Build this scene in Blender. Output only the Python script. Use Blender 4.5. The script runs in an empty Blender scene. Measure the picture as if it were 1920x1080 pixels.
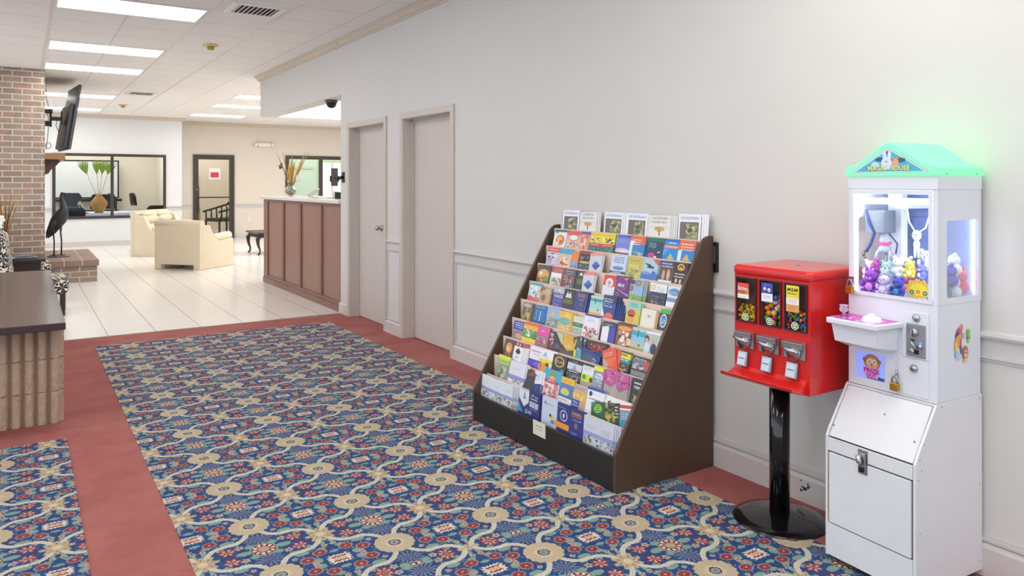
import bpy, bmesh, math, random
from mathutils import Vector, Matrix
random.seed(7)
SC = bpy.context.scene
COL = SC.collection
# ------------------------------------------------------------------ camera, world, exposure
EYE = 1.49
YAW = math.atan(918 / 1395)
cam = bpy.data.cameras.new('camera')
cam.lens = 36 * 1395 / 1920
cam.sensor_width = 36
cam.shift_y = -(540 - 344) / 1920
cam.clip_start = 0.05
camo = bpy.data.objects.new('camera', cam)
COL.objects.link(camo)
camo.location = (0, 0, EYE)
camo.rotation_euler = (math.pi / 2, 0, -YAW)
SC.camera = camo
SC.view_settings.view_transform = 'Standard'
SC.view_settings.look = 'None'
SC.view_settings.gamma = 1
SC.view_settings.use_curve_mapping = False
SC.view_settings.exposure = 0.88
w = bpy.data.worlds.new('world')
SC.world = w
w.use_nodes = True
w.node_tree.nodes['Background'].inputs[0].default_value = (0.87, 0.95, 1.06, 1)
w.node_tree.nodes['Background'].inputs[1].default_value = 0.92
LAMP = 5.4          # emission of the ceiling lamps

# ------------------------------------------------------------------ helpers
def srgb(h):
    h = h.lstrip('#')
    if len(h) == 3: h = ''.join(c * 2 for c in h)
    r = [int(h[i:i + 2], 16) / 255 for i in (0, 2, 4)]
    return tuple(c / 12.92 if c <= .04045 else ((c + .055) / 1.055) ** 2.4 for c in r)

class NT:
    """tiny wrapper that turns python maths into shader nodes"""
    def __init__(s, mat):
        s.t = mat.node_tree; s.n = s.t.nodes; s.l = s.t.links
    def node(s, kind, **kw):
        n = s.n.new(kind)
        for k, v in kw.items(): setattr(n, k, v)
        return n
    def val(s, v): return V(s, v)
    def coord(s, which='Object'):
        n = s.node('ShaderNodeTexCoord'); return n.outputs[which]
    def sep(s, sock):
        n = s.node('ShaderNodeSeparateXYZ'); s.l.new(sock, n.inputs[0])
        return [V(s, o) for o in n.outputs]
    def comb(s, x, y, z=0):
        n = s.node('ShaderNodeCombineXYZ')
        for i, a in enumerate((x, y, z)): s.put(a, n.inputs[i])
        return n.outputs[0]
    def put(s, a, sock):
        if isinstance(a, V): a = a.s
        if isinstance(a, (int, float)): sock.default_value = a
        elif isinstance(a, tuple): sock.default_value = (*a, 1) if len(a) == 3 else a
        else: s.l.new(a, sock)
    def mix(s, f, a, b):
        n = s.node('ShaderNodeMix', data_type='RGBA')
        s.put(f, n.inputs[0]); s.put(a, n.inputs[6]); s.put(b, n.inputs[7])
        return n.outputs[2]
    def noise(s, vec, scale, detail=2, rough=.5, out=0):
        n = s.node('ShaderNodeTexNoise'); n.inputs['Scale'].default_value = scale
        n.inputs['Detail'].default_value = detail; n.inputs['Roughness'].default_value = rough
        if vec is not None: s.l.new(vec, n.inputs['Vector'])
        return V(s, n.outputs[out]) if out == 0 else n.outputs[out]
    def ramp(s, f, stops):
        n = s.node('ShaderNodeValToRGB'); s.put(f, n.inputs[0])
        e = n.color_ramp.elements
        while len(e) < len(stops): e.new(.5)
        for el, (p, c) in zip(e, stops): el.position = p; el.color = (*c, 1)
        return n.outputs[0]
    def bump(s, h, strength=.3, dist=.01):
        n = s.node('ShaderNodeBump'); s.put(h, n.inputs['Height'])
        n.inputs['Strength'].default_value = strength; n.inputs['Distance'].default_value = dist
        return n.outputs[0]

class V:
    def __init__(s, nt, sock): s.nt = nt; s.s = sock
    def _m(s, op, *a):
        n = s.nt.node('ShaderNodeMath', operation=op)
        for i, x in enumerate(a): s.nt.put(x, n.inputs[i])
        return V(s.nt, n.outputs[0])
    def __add__(s, o): return s._m('ADD', s, o)
    __radd__ = __add__
    def __sub__(s, o): return s._m('SUBTRACT', s, o)
    def __rsub__(s, o): return s._m('SUBTRACT', o, s)
    def __mul__(s, o): return s._m('MULTIPLY', s, o)
    __rmul__ = __mul__
    def __truediv__(s, o): return s._m('DIVIDE', s, o)
    def abs(s): return s._m('ABSOLUTE', s)
    def frac(s): return s._m('FRACT', s)
    def sqrt(s): return s._m('SQRT', s)
    def cos(s): return s._m('COSINE', s)
    def atan2(s, o): return s._m('ARCTAN2', s, o)
    def lt(s, o): return s._m('LESS_THAN', s, o)
    def gt(s, o): return s._m('GREATER_THAN', s, o)
    def max(s, o): return s._m('MAXIMUM', s, o)
    def min(s, o): return s._m('MINIMUM', s, o)

MATS = {}
def new_mat(name):
    m = bpy.data.materials.new(name); m.use_nodes = True
    MATS[name] = m
    return m, NT(m), m.node_tree.nodes['Principled BSDF']

def mat(name, col, rough=.5, metal=0, var=.06, scale=12, bump=0, bscale=200, emit=None, estr=0, alpha=1, trans=0, ior=1.45, coat=0, stretch=None):
    if name in MATS: return MATS[name]
    m, t, b = new_mat(name)
    c = srgb(col) if isinstance(col, str) else col
    co = t.coord()
    if stretch:
        mp = t.node('ShaderNodeMapping'); t.l.new(co, mp.inputs[0]); mp.inputs['Scale'].default_value = stretch
        co = mp.outputs[0]
    n = t.noise(co, scale, 3)
    lo = tuple(max(0, x * (1 - var * 1.6)) for x in c); hi = tuple(min(1, x * (1 + var)) for x in c)
    t.put(t.mix(n, lo, hi), b.inputs['Base Color'])
    b.inputs['Roughness'].default_value = rough
    b.inputs['Metallic'].default_value = metal
    b.inputs['IOR'].default_value = ior
    if coat: b.inputs['Coat Weight'].default_value = coat
    if trans: b.inputs['Transmission Weight'].default_value = trans
    if alpha < 1: b.inputs['Alpha'].default_value = alpha
    if emit:
        b.inputs['Emission Color'].default_value = (*srgb(emit), 1); b.inputs['Emission Strength'].default_value = estr
    if bump: t.l.new(t.bump(t.noise(co, bscale, 2), bump, .004), b.inputs['Normal'])
    return m

def glass_mat(name, tint='f4f8fa', refl=.10):
    m = bpy.data.materials.new(name); m.use_nodes = True; MATS[name] = m
    t = NT(m); t.n.clear()
    o = t.node('ShaderNodeOutputMaterial'); tr = t.node('ShaderNodeBsdfTransparent'); gl = t.node('ShaderNodeBsdfGlossy')
    tr.inputs[0].default_value = (*srgb(tint), 1); gl.inputs['Roughness'].default_value = .03
    gl.inputs[0].default_value = (1, 1, 1, 1)
    lw = t.node('ShaderNodeLayerWeight'); lw.inputs[0].default_value = .25
    mx = t.node('ShaderNodeMixShader'); f = V(t, lw.outputs['Fresnel']) * refl * 4
    t.put(f.min(.6), mx.inputs[0]); t.l.new(tr.outputs[0], mx.inputs[1]); t.l.new(gl.outputs[0], mx.inputs[2])
    t.l.new(mx.outputs[0], o.inputs[0])
    return m

def vcol_mat(name, rough=.4, mottled=0.0, bump=0):
    m, t, b = new_mat(name)
    a = t.node('ShaderNodeVertexColor', layer_name='Col')
    n = t.noise(t.coord(), 90, 2)
    t.put(t.mix(n * .12, a.outputs[0], (.5, .5, .5)), b.inputs['Base Color'])
    b.inputs['Roughness'].default_value = rough
    if bump: t.l.new(t.bump(t.noise(t.coord(), 400, 2), bump, .003), b.inputs['Normal'])
    return m

class MB:
    """mesh builder: everything added becomes ONE mesh object"""
    def __init__(s): s.v = []; s.f = []; s.c = []; s.m = []; s.cur = (1, 1, 1); s.mi = 0; s.sm = []; s.smooth = False
    def col(s, h): s.cur = srgb(h) if isinstance(h, str) else h; return s
    def slot(s, i): s.mi = i; return s
    def add(s, vs, fs, smooth=None):
        o = len(s.v); s.v += [tuple(p) for p in vs]
        for f in fs:
            s.f.append([i + o for i in f]); s.c.append(s.cur); s.m.append(s.mi); s.sm.append(s.smooth if smooth is None else smooth)
        return s
    def box(s, a, b):
        x0, x1 = sorted((a[0], b[0])); y0, y1 = sorted((a[1], b[1])); z0, z1 = sorted((a[2], b[2]))
        vs = [(x0, y0, z0), (x1, y0, z0), (x1, y1, z0), (x0, y1, z0), (x0, y0, z1), (x1, y0, z1), (x1, y1, z1), (x0, y1, z1)]
        return s.add(vs, [(0, 3, 2, 1), (4, 5, 6, 7), (0, 1, 5, 4), (1, 2, 6, 5), (2, 3, 7, 6), (3, 0, 4, 7)], False)
    def prism(s, pts, axis, a, b):
        """polygon pts (2d) extruded along axis from a to b. axis x: pts=(y,z); y: (x,z); z: (x,y)"""
        def P(p, k):
            return {'x': (k, p[0], p[1]), 'y': (p[0], k, p[1]), 'z': (p[0], p[1], k)}[axis]
        n = len(pts); vs = [P(p, a) for p in pts] + [P(p, b) for p in pts]
        fs = [tuple(range(n))[::-1], tuple(range(n, 2 * n))] + [(i, (i + 1) % n, n + (i + 1) % n, n + i) for i in range(n)]
        return s.add(vs, fs, False)
    def frame(s, origin, U, W, N, x0, x1, z0, z1, bw, d):
        """picture frame in the U/W plane, depth d along N"""
        o = Vector(origin); U = Vector(U); W = Vector(W); N = Vector(N)
        for (a, b, c, e) in ((x0, x1, z1 - bw, z1), (x0, x1, z0, z0 + bw), (x0, x0 + bw, z0 + bw, z1 - bw), (x1 - bw, x1, z0 + bw, z1 - bw)):
            q = [o + U * i + W * j + N * k for k in (0, d) for i, j in ((a, c), (b, c), (b, e), (a, e))]
            s.add(q, [(0, 3, 2, 1), (4, 5, 6, 7), (0, 1, 5, 4), (1, 2, 6, 5), (2, 3, 7, 6), (3, 0, 4, 7)], False)
        return s
    def tube(s, pts, r, n=8, cap=True, smooth=True):
        pts = [Vector(p) for p in pts]; R = r if isinstance(r, (list, tuple)) else [r] * len(pts)
        rings = []; up = None
        for i, p in enumerate(pts):
            d = (pts[min(i + 1, len(pts) - 1)] - pts[max(i - 1, 0)]).normalized()
            if up is None: up = Vector((0, 0, 1)) if abs(d.z) < .9 else Vector((1, 0, 0))
            e = d.cross(up).normalized(); g = e.cross(d).normalized(); up = g
            rings.append([p + (e * math.cos(2 * math.pi * k / n) + g * math.sin(2 * math.pi * k / n)) * R[i] for k in range(n)])
        vs = [q for r_ in rings for q in r_]; fs = []
        for i in range(len(pts) - 1):
            for k in range(n):
                fs.append((i * n + k, i * n + (k + 1) % n, (i + 1) * n + (k + 1) % n, (i + 1) * n + k))
        s.add(vs, fs, smooth)
        if cap:
            o = len(s.v) - len(vs)
            for base, rev in ((0, False), ((len(pts) - 1) * n, True)):
                f = [o + base + k for k in range(n)]
                s.f.append(f[::-1] if not rev else f); s.c.append(s.cur); s.m.append(s.mi); s.sm.append(False)
        return s
    def lathe(s, c, prof, n=24, axis='z', smooth=True):
        """profile [(r, h)] around an axis through c"""
        vs = []; fs = []
        for r, h in prof:
            for k in range(n):
                a = 2 * math.pi * k / n; u, w_ = r * math.cos(a), r * math.sin(a)
                p = {'z': (u, w_, h), 'x': (h, u, w_), 'y': (u, h, w_)}[axis]
                vs.append((c[0] + p[0], c[1] + p[1], c[2] + p[2]))
        for i in range(len(prof) - 1):
            for k in range(n):
                fs.append((i * n + k, i * n + (k + 1) % n, (i + 1) * n + (k + 1) % n, (i + 1) * n + k))
        fs.append(tuple(range(n))[::-1]); fs.append(tuple((len(prof) - 1) * n + k for k in range(n)))
        return s.add(vs, fs, smooth)
    def ball(s, c, r, nu=14, nv=9, M=None):
        rx, ry, rz = r if isinstance(r, (list, tuple)) else (r, r, r)
        vs = []; c = Vector(c)
        for j in range(nv + 1):
            a = math.pi * j / nv
            for i in range(nu):
                b = 2 * math.pi * i / nu
                p = Vector((rx * math.sin(a) * math.cos(b), ry * math.sin(a) * math.sin(b), rz * math.cos(a)))
                if M is not None: p = M @ p
                vs.append(c + p)
        fs = []
        for j in range(nv):
            for i in range(nu):
                q = (j * nu + i, (j + 1) * nu + i, (j + 1) * nu + (i + 1) % nu, j * nu + (i + 1) % nu)
                fs.append(q)
        return s.add(vs, fs, True)
    def poly(s, pts): return s.add(pts, [tuple(range(len(pts)))], False)

def obj(name, mb, mats, parent=None, loc=None, rotz=None, bevel=0, subsurf=0, seg=2):
    me = bpy.data.meshes.new(name)
    me.from_pydata(mb.v, [], mb.f)
    me.validate(clean_customdata=False)
    if not isinstance(mats, (list, tuple)): mats = [mats]
    for m in mats: me.materials.append(m)
    if len(me.polygons) == len(mb.f):
        me.polygons.foreach_set('material_index', mb.m)
        me.polygons.foreach_set('use_smooth', mb.sm)
        if any(m.name.startswith('print') for m in mats):
            ca = me.color_attributes.new('Col', 'FLOAT_COLOR', 'CORNER'); buf = []
            for p in me.polygons:
                c = mb.c[p.index]; buf += [*c, 1.0] * p.loop_total
            ca.data.foreach_set('color', buf)
    bm = bmesh.new(); bm.from_mesh(me)
    if not any(m.name.startswith('print') for m in mats): bmesh.ops.remove_doubles(bm, verts=bm.verts, dist=1e-6)
    closed = all(len(e.link_faces) == 2 for e in bm.edges)
    if closed: bmesh.ops.recalc_face_normals(bm, faces=bm.faces)
    bm.to_mesh(me); bm.free()
    o = bpy.data.objects.new(name, me); COL.objects.link(o)
    if parent: o.parent = parent
    if loc: o.location = loc
    if rotz is not None: o.rotation_euler = (0, 0, rotz)
    if bevel:
        b = o.modifiers.new('bevel', 'BEVEL'); b.width = bevel; b.segments = seg; b.limit_method = 'ANGLE'; b.angle_limit = .7
        try: b.harden_normals = False
        except Exception: pass
    if subsurf:
        u = o.modifiers.new('sub', 'SUBSURF'); u.levels = subsurf; u.render_levels = subsurf
        for p in me.polygons: p.use_smooth = True
    return o

def tag(o, label, cat, group=None, kind=None):
    o['label'] = label; o['category'] = cat
    if group: o['group'] = group
    if kind: o['kind'] = kind
    return o
def thing(name, label, cat, loc=(0, 0, 0), rotz=0, group=None):
    o = bpy.data.objects.new(name, None); COL.objects.link(o); o.empty_display_size = .1
    o.location = loc; o.rotation_euler = (0, 0, rotz)
    return tag(o, label, cat, group)
def struct(name, mb, m, parent=None, **kw):
    o = obj(name, mb, m, parent, **kw)
    if not parent: o['kind'] = 'structure'
    return o
def copy_tree(o, parent=None):
    c = o.copy(); COL.objects.link(c)
    if parent: c.parent = parent
    for ch in list(o.children): copy_tree(ch, c)
    return c

_glyph = {}
def glyphs(text, bold=0.0):
    """triangles of a word, one unit tall, centred"""
    k = (text, bold)
    if k in _glyph: return _glyph[k]
    cu = bpy.data.curves.new('txt', 'FONT'); cu.body = text; cu.resolution_u = 2; cu.size = 1; cu.offset = bold
    cu.align_x = 'CENTER'
    o = bpy.data.objects.new('txt', cu); COL.objects.link(o)
    bpy.context.view_layer.update()
    me = o.to_mesh()
    vs = [(v.co.x, v.co.y) for v in me.vertices]; fs = [tuple(p.vertices) for p in me.polygons]
    o.to_mesh_clear(); bpy.data.objects.remove(o); bpy.data.curves.remove(cu)
    if vs:
        x0, x1 = min(v[0] for v in vs), max(v[0] for v in vs); y0, y1 = min(v[1] for v in vs), max(v[1] for v in vs)
    else: x0 = x1 = y0 = y1 = 0
    _glyph[k] = ([(v[0] - (x0 + x1) / 2, v[1] - (y0 + y1) / 2) for v in vs], fs, max(x1 - x0, 1e-6), max(y1 - y0, 1e-6))
    return _glyph[k]

def text_on(mb, text, o, U, W, width, height, bold=0.0, N=None, depth=0):
    """write a word centred at o in the plane U (right) / W (up), fitted to width x height"""
    vs, fs, gw, gh = glyphs(text, bold); o = Vector(o); U = Vector(U); W = Vector(W)
    sx = width / gw; sy = height / gh
    pts = [o + U * (x * sx) + W * (y * sy) for x, y in vs]
    if len(fs): mb.add(pts, fs, False)

# ------------------------------------------------------------------ materials of the room
def wall_material():
    m, t, b = new_mat('wall_paint')
    co = t.coord(); n = t.noise(co, 3, 4); n2 = t.noise(co, 60, 3)
    t.put(t.mix(n, srgb('d1cfca'), srgb('d6d4d0')), b.inputs['Base Color'])
    b.inputs['Roughness'].default_value = .62
    t.l.new(t.bump(n2, .12, .004), b.inputs['Normal'])
    return m
WALL = wall_material()
TRIM = mat('trim_paint', 'cfc9c5', .45, var=.03, scale=5)
CROWN = mat('crown_paint', 'cfc1ae', .5, var=.03, scale=5)
DOORP = mat('door_paint', 'cec5c0', .42, var=.03, scale=3)
BRONZE = mat('dark_bronze_metal', '4a4340', .4, .4, var=.08, scale=20)
CREAMWALL = mat('cream_wall_paint', 'dfd5c8', .6, var=.02, scale=3, bump=.1, bscale=60)
WHITEWALL = mat('white_wall_paint', 'e0e2e3', .6, var=.02, scale=3, bump=.1, bscale=60)
TANWALL = mat('tan_wall_paint', 'f3e7d4', .6, var=.03, scale=3)
GLASS = glass_mat('window_glass')
BLACK = mat('black_plastic', '17161a', .35, var=.1)
CHROME = mat('chrome', 'b9bbbf', .27, 1.0, var=.05)
STEEL = mat('brushed_steel', 'a9abb0', .32, .9, var=.08)
BRASS = mat('brass', 'c79a3e', .28, .9, var=.08)
WHITEP = mat('white_enamel', 'dfe2ea', .28, var=.015, scale=6)
PRINT = vcol_mat('print_paper', .32)
PRINTM = vcol_mat('print_matte', .6)
FUZZ = vcol_mat('print_plush', .9, bump=.6)

def ceiling_material():
    m, t, b = new_mat('ceiling_tile')
    co = t.coord(); x, y, z = t.sep(co)
    def line(v, off, pitch, wd):
        f = ((v - off) / pitch + 100.0).frac()
        return (f - .5).abs().gt(.5 - wd / pitch / 2)
    l = line(x, .224, .635, .022).max(line(y, 7.44, .62, .022))
    n = t.noise(co, 700, 2); n2 = t.noise(co, 1.5, 2)
    base = t.mix(n2, srgb('efebe7'), srgb('f5f2ee'))
    base = t.mix(n.gt(.62) * .10, base, srgb('b8aea6'))
    t.put(t.mix(l * .7, base, srgb('dbd3cc')), b.inputs['Base Color'])
    b.inputs['Roughness'].default_value = .85
    t.l.new(t.bump(n - l * .5, .25, .004), b.inputs['Normal'])
    return m
CEIL = ceiling_material()

def tile_material():
    m, t, b = new_mat('floor_tile')
    co = t.coord(); x, y, z = t.sep(co)
    P = .4255
    def line(v, off, wd):
        f = ((v - off) / P + 100.0).frac()
        return (f - .5).abs().gt(.5 - wd / P / 2)
    lx = line(x, .70, .009); ly = line(y, 8.25, .006)
    n = t.noise(co, 2.2, 4, .6); n2 = t.noise(co, 14, 3)
    base = t.mix(n, srgb('e9e6e2'), srgb('f2f0ee'))
    base = t.mix(n2 * .25, base, srgb('d9cfc4'))
    base = t.mix(ly * .35, base, srgb('b9ada0'))
    base = t.mix(lx * .9, base, srgb('a3968a'))
    t.put(base, b.inputs['Base Color'])
    b.inputs['Roughness'].default_value = .2
    t.l.new(t.bump(n2 * .15 - lx.max(ly), .2, .002), b.inputs['Normal'])
    return m
TILE = tile_material()

def red_carpet():
    m, t, b = new_mat('red_carpet')
    co = t.coord(); n = t.noise(co, 2.2, 4, .65); n2 = t.noise(co, 260, 2); n3 = t.noise(co, 30, 2)
    base = t.ramp(n, [(.3, srgb('964f50')), (.5, srgb('a9645f')), (.7, srgb('b4736a'))])
    base = t.mix(n2 * .45, base, srgb('7c383a'))
    base = t.mix(n3 * .2, base, srgb('b96f62'))
    t.put(base, b.inputs['Base Color']); b.inputs['Roughness'].default_value = .95
    t.l.new(t.bump(n2, .5, .006), b.inputs['Normal'])
    return m
RED = red_carpet()

def patterned_carpet():
    m, t, b = new_mat('patterned_carpet')
    co = t.coord()
    nz = t.node('ShaderNodeTexNoise'); nz.inputs['Scale'].default_value = 170; nz.inputs['Detail'].default_value = 1
    t.l.new(co, nz.inputs['Vector'])
    dx, dy, _ = t.sep(nz.outputs['Color'])
    x0, y0, z0 = t.sep(co)
    x = x0 + (dx - .5) * .014; y = y0 + (dy - .5) * .014
    A, B = .467, .477
    # the weave is cut and joined again at y = 2.635: the repeat jumps by 7 cm there
    y = y - y0.lt(2.635) * .07
    fx = (x - 2.22) / A + 60.5; fy = (y - 2.838) / B + 60.5
    u = (fx.frac() - .5).abs(); v = (fy.frac() - .5).abs()
    su = u * A; sv = v * B
    def dist(cu, cv): return ((su - cu * A) * (su - cu * A) + (sv - cv * B) * (sv - cv * B)).sqrt()
    def ang(cu, cv): return (sv - cv * B).atan2(su - cu * A)
    def petal(cu, cv, R, n, k):
        """signed: >0 inside a flower with n petals"""
        return (ang(cu, cv) * n).cos() * (R * k) + R - dist(cu, cv)
    navy, blue = srgb('12396b'), srgb('155397')
    fine = t.noise(co, 520, 2)
    col = t.mix(t.noise(co, 70, 2).gt(.5) * .5, navy, blue)
    # scattered small teal/violet sprigs between the flowers
    vo = t.node('ShaderNodeTexVoronoi'); vo.inputs['Scale'].default_value = 62
    t.l.new(t.comb(u * A, v * B, 0), vo.inputs['Vector'])
    vd = V(t, vo.outputs['Distance'])
    vr, vg, vb = t.sep(vo.outputs['Color'])
    spr = vd.lt(.30) * vr.gt(.50)
    spc = t.mix(vg.gt(.5), srgb('6f9488'), srgb('6a4a70'))
    spc = t.mix(vb.gt(.8), spc, srgb('b9aa9c'))
    col = t.mix(spr * .75, col, spc)
    # teal leaves
    for (a, c, ru, rv) in ((.25, .235, .03, .016), (.165, .5, .032, .018), (.33, .05, .018, .02), (.42, .235, .02, .012), (.10, .40, .018, .016), (.33, .34, .016, .012), (.20, .30, .02, .010), (.5, .145, .022, .010), (.46, .345, .010, .022)):
        e = ((su - a * A) / ru) * ((su - a * A) / ru) + ((sv - c * B) / rv) * ((sv - c * B) / rv)
        col = t.mix(e.lt(1) * .9, col, srgb('86a797'))
    # blue star sprays above and below the ring flower
    st = petal(0, .30, .038, 14, .55)
    col = t.mix(st.gt(0) * .85, col, t.mix((ang(0, .30) * 14).cos().gt(.2), srgb('2c3a74'), srgb('848ca0')))
    # small pale florets
    for (a, c, R) in ((.46, .285, .013), (.18, .375, .016), (.37, .0, .0), (.17, .18, .011), (.30, .02, .014)):
        if R == 0: continue
        p = petal(a, c, R, 5, .2); col = t.mix(p.gt(0), col, srgb('b7aa9a')); col = t.mix(dist(a, c).lt(R * .4), col, srgb('a4614f'))
    # red florets with tan outline
    for (a, c, R) in ((.385, .18, .026), (.255, .10, .027)):
        e = (((su - a * A) / 1.15) * ((su - a * A) / 1.15) + (sv - c * B) * (sv - c * B)).sqrt()
        col = t.mix(e.lt(R), col, srgb('9c8a8c'))
        col = t.mix(e.lt(R * .78), col, srgb('8c3236'))
        col = t.mix(e.lt(R * .5), col, t.mix((ang(a, c) * 5).cos().gt(0), srgb('a83330'), srgb('6e2026')))
        col = t.mix(e.lt(R * .2), col, srgb('e0907a'))
    for (a, c, R) in ((.285, .405, .031),):
        p = petal(a, c, R, 6, .22)
        col = t.mix(p.gt(0), col, srgb('93303a')); col = t.mix(p.gt(.010) * (ang(a, c) * 6).cos().gt(.3), col, srgb('d8b8a8'))
        col = t.mix(dist(a, c).lt(R * .35), col, srgb('8f6a5a'))
    # vine, cream
    c1 = (u - .26); f = c1 * c1 * c1 * 17.0 + .285
    dv = (v - f).abs() / (c1 * c1 * 51.0 * (c1 * c1 * 51.0) + 1.0).sqrt()
    edge = ((u + v) * 420.0).cos() * .004
    col = t.mix((dv - edge).lt(.0225), col, srgb('d9d4c4'))
    col = t.mix(dv.lt(.007), col, srgb('c9bfa6'))
    # ring flower
    R = .049; p = petal(0, .5, R, 10, .06); d = dist(0, .5)
    col = t.mix(p.gt(-.007), col, srgb('8fa898')); col = t.mix(p.gt(0), col, srgb('6c2027'))
    col = t.mix(d.gt(.028) * d.lt(.045) * (ang(0, .5) * 10).cos().gt(-.25), col, srgb('ecc9bc'))
    col = t.mix(d.lt(.023), col, srgb('bda184'))
    # zigzag medallion
    zu = (u - .5).abs() * A; zv = v * B
    p = (.045 - (zu * .8 + zv * .55).max((zu * 1.0).max(zv * 1.35))) + (ang(.5, 0) * 16).cos() * .005
    col = t.mix(p.gt(0), col, srgb('e3d5c6'))
    q = (zv - .017 + ((zu * 300).cos()) * .003).abs().lt(.0055) * zu.lt(.030)
    col = t.mix(q, col, srgb('93382f'))
    col = t.mix(zv.lt(.007) * zu.lt(.024), col, srgb('c9ad8c'))
    # small star flower
    p = petal(.5, .5, .053, 8, .22); d = dist(.5, .5)
    col = t.mix(p.gt(0), col, srgb('c2ac8a')); col = t.mix(d.lt(.018), col, srgb('dccbaa'))
    sp = d.gt(.026) * d.lt(.046) * ((ang(.5, .5) * 8).cos().gt(.93)); col = t.mix(sp, col, srgb('7a352b'))
    # big rosette
    p = petal(0, 0, .083, 16, .03); d = dist(0, 0)
    rc = t.mix(t.noise(co, 130, 2).gt(.55) * .5, srgb('c8b797'), srgb('b59d80'))
    col = t.mix(p.gt(0), col, rc)
    col = t.mix(d.lt(.040) * ((ang(0, 0) * 16).cos().gt(-.3)) * .7, col, srgb('e2d5bd'))
    col = t.mix(d.lt(.0255), col, srgb('45303c')); col = t.mix(d.lt(.0195), col, srgb('8fa09c')); col = t.mix(d.lt(.006), col, srgb('5a4a58'))
    col = t.mix((fine * .5) * .6, col, srgb('343a4c'))
    t.put(col, b.inputs['Base Color']); b.inputs['Roughness'].default_value = .95
    t.l.new(t.bump(fine, .45, .006), b.inputs['Normal'])
    return m
CARPET = patterned_carpet()

def brick_material(name, scale_u=1.0):
    m, t, b = new_mat(name)
    co = t.coord()
    geo = t.node('ShaderNodeNewGeometry'); nx, ny, nz_ = t.sep(geo.outputs['Normal'])
    x, y, z = t.sep(co)
    side = nx.abs().gt(.5)
    hu = x * (1.0 - side) + y * side
    top = nz_.abs().gt(.5)
    vec = t.comb(hu * (1.0 - top) + y * top, z * (1.0 - top) + x * top, 0)
    br = t.node('ShaderNodeTexBrick'); t.l.new(vec, br.inputs['Vector'])
    br.inputs['Scale'].default_value = 1; br.inputs['Brick Width'].default_value = .235; br.inputs['Row Height'].default_value = .0835
    br.inputs['Mortar Size'].default_value = .009; br.inputs['Mortar Smooth'].default_value = .3; br.inputs['Bias'].default_value = 0
    br.inputs['Color1'].default_value = (*srgb('a08b7b'), 1); br.inputs['Color2'].default_value = (*srgb('7f6e60'), 1)
    br.inputs['Mortar'].default_value = (*srgb('d8cfc4'), 1)
    n = t.noise(vec, 5.5, 2); n2 = t.noise(co, 90, 3)
    c = t.mix(n.gt(.56) * (1.0 - V(t, br.outputs['Fac'])) * .6, br.outputs['Color'], srgb('b5866c'))
    c = t.mix(n2 * .22, c, srgb('6d5a54'))
    c = t.mix(t.noise(co, 2, 3) * .3, c, srgb('c9bdb0'))
    t.put(c, b.inputs['Base Color']); b.inputs['Roughness'].default_value = .85
    t.l.new(t.bump(n2 * .3 - V(t, br.outputs['Fac']), .7, .01), b.inputs['Normal'])
    return m
BRICK = brick_material('brick')

def wood_material(name, c1, c2, rough=.35, sc=(1, 1, 1), coat=0):
    m, t, b = new_mat(name)
    mp = t.node('ShaderNodeMapping'); t.l.new(t.coord(), mp.inputs[0]); mp.inputs['Scale'].default_value = sc
    n = t.noise(mp.outputs[0], 6, 5, .6); n2 = t.noise(mp.outputs[0], 30, 3)
    c = t.mix(n, srgb(c1), srgb(c2)); c = t.mix(n2 * .3, c, srgb(c1))
    t.put(c, b.inputs['Base Color']); b.inputs['Roughness'].default_value = rough
    if coat: b.inputs['Coat Weight'].default_value = coat
    t.l.new(t.bump(n2, .08, .003), b.inputs['Normal'])
    return m
MAHOG = wood_material('mahogany_panel', '8d6458', 'a0796c', .38, (5, 5, .8))
MAHOGD = wood_material('mahogany_frame', '7d554b', '8c655a', .38, (5, 5, .8))
DARKWOOD = wood_material('dark_brown_wood', '4a3729', '5b4737', .42, (3, 3, 1.0))
BLACKBOARD = wood_material('black_painted_board', '1d1a1a', '2c2625', .5, (1, 4, 4))
LIPWOOD = wood_material('pale_lip_wood', 'e3cbbb', 'eed9cc', .5, (4, 1, 4))
SLABWOOD = wood_material('dark_slab', '3b302e', '55464a', .17, (.6, 7, 2))
MANTEL = wood_material('mantel_wood', '97704f', 'ac8560', .5, (4, 1, 4))
ESPRESSO = wood_material('espresso_wood', '2c2120', '3f302d', .35, (2, 2, 2))

# ================================================================== ROOM
W = 3.06; CZ = 3.13
FY0, FY1 = -6.5, 26.0
# ---- ceiling lamps (the light of the room): recessed troffers, diffuser emits
LENS, _t, _b = new_mat('lamp_diffuser')
_b.inputs['Base Color'].default_value = (.9, .9, .9, 1)
_b.inputs['Emission Color'].default_value = (1, .97, .925, 1); _b.inputs['Emission Strength'].default_value = LAMP
LAMPFRAME = mat('lamp_frame', 'efece8', .4)
def troffer(x0, y0, label, w_=1.225, d=.61):
    t = thing('ceiling_lamp', label, 'ceiling light', (x0 + w_ / 2, y0 + d / 2, CZ), group='recessed fluorescent ceiling lamps')
    m = MB().frame((0, 0, -.008), (1, 0, 0), (0, 1, 0), (0, 0, 1), -w_ / 2, w_ / 2, -d / 2, d / 2, .018, .03)
    obj('lamp_frame', m, LAMPFRAME, t)
    m = MB().box((-w_ / 2 + .018, -d / 2 + .018, -.003), (w_ / 2 - .018, d / 2 - .018, .02))
    obj('diffuser', m, LENS, t)
    return t
troffer(.25, 7.46, 'bright rectangular ceiling lamp cut by the top edge, nearest and largest of the row')
troffer(.25, 10.0, 'rectangular ceiling lamp second from the front in the left row')
troffer(.25, 11.86, 'rectangular ceiling lamp just in front of the brick column, third in the left row')
troffer(.25, 15.68, 'rectangular ceiling lamp seen behind the upper part of the television')
troffer(.25, 18.6, 'farthest lamp of the left row, low behind the television')
troffer(3.34, 18.6, 'farthest ceiling lamp of the right group, above the framed glass door')
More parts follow.
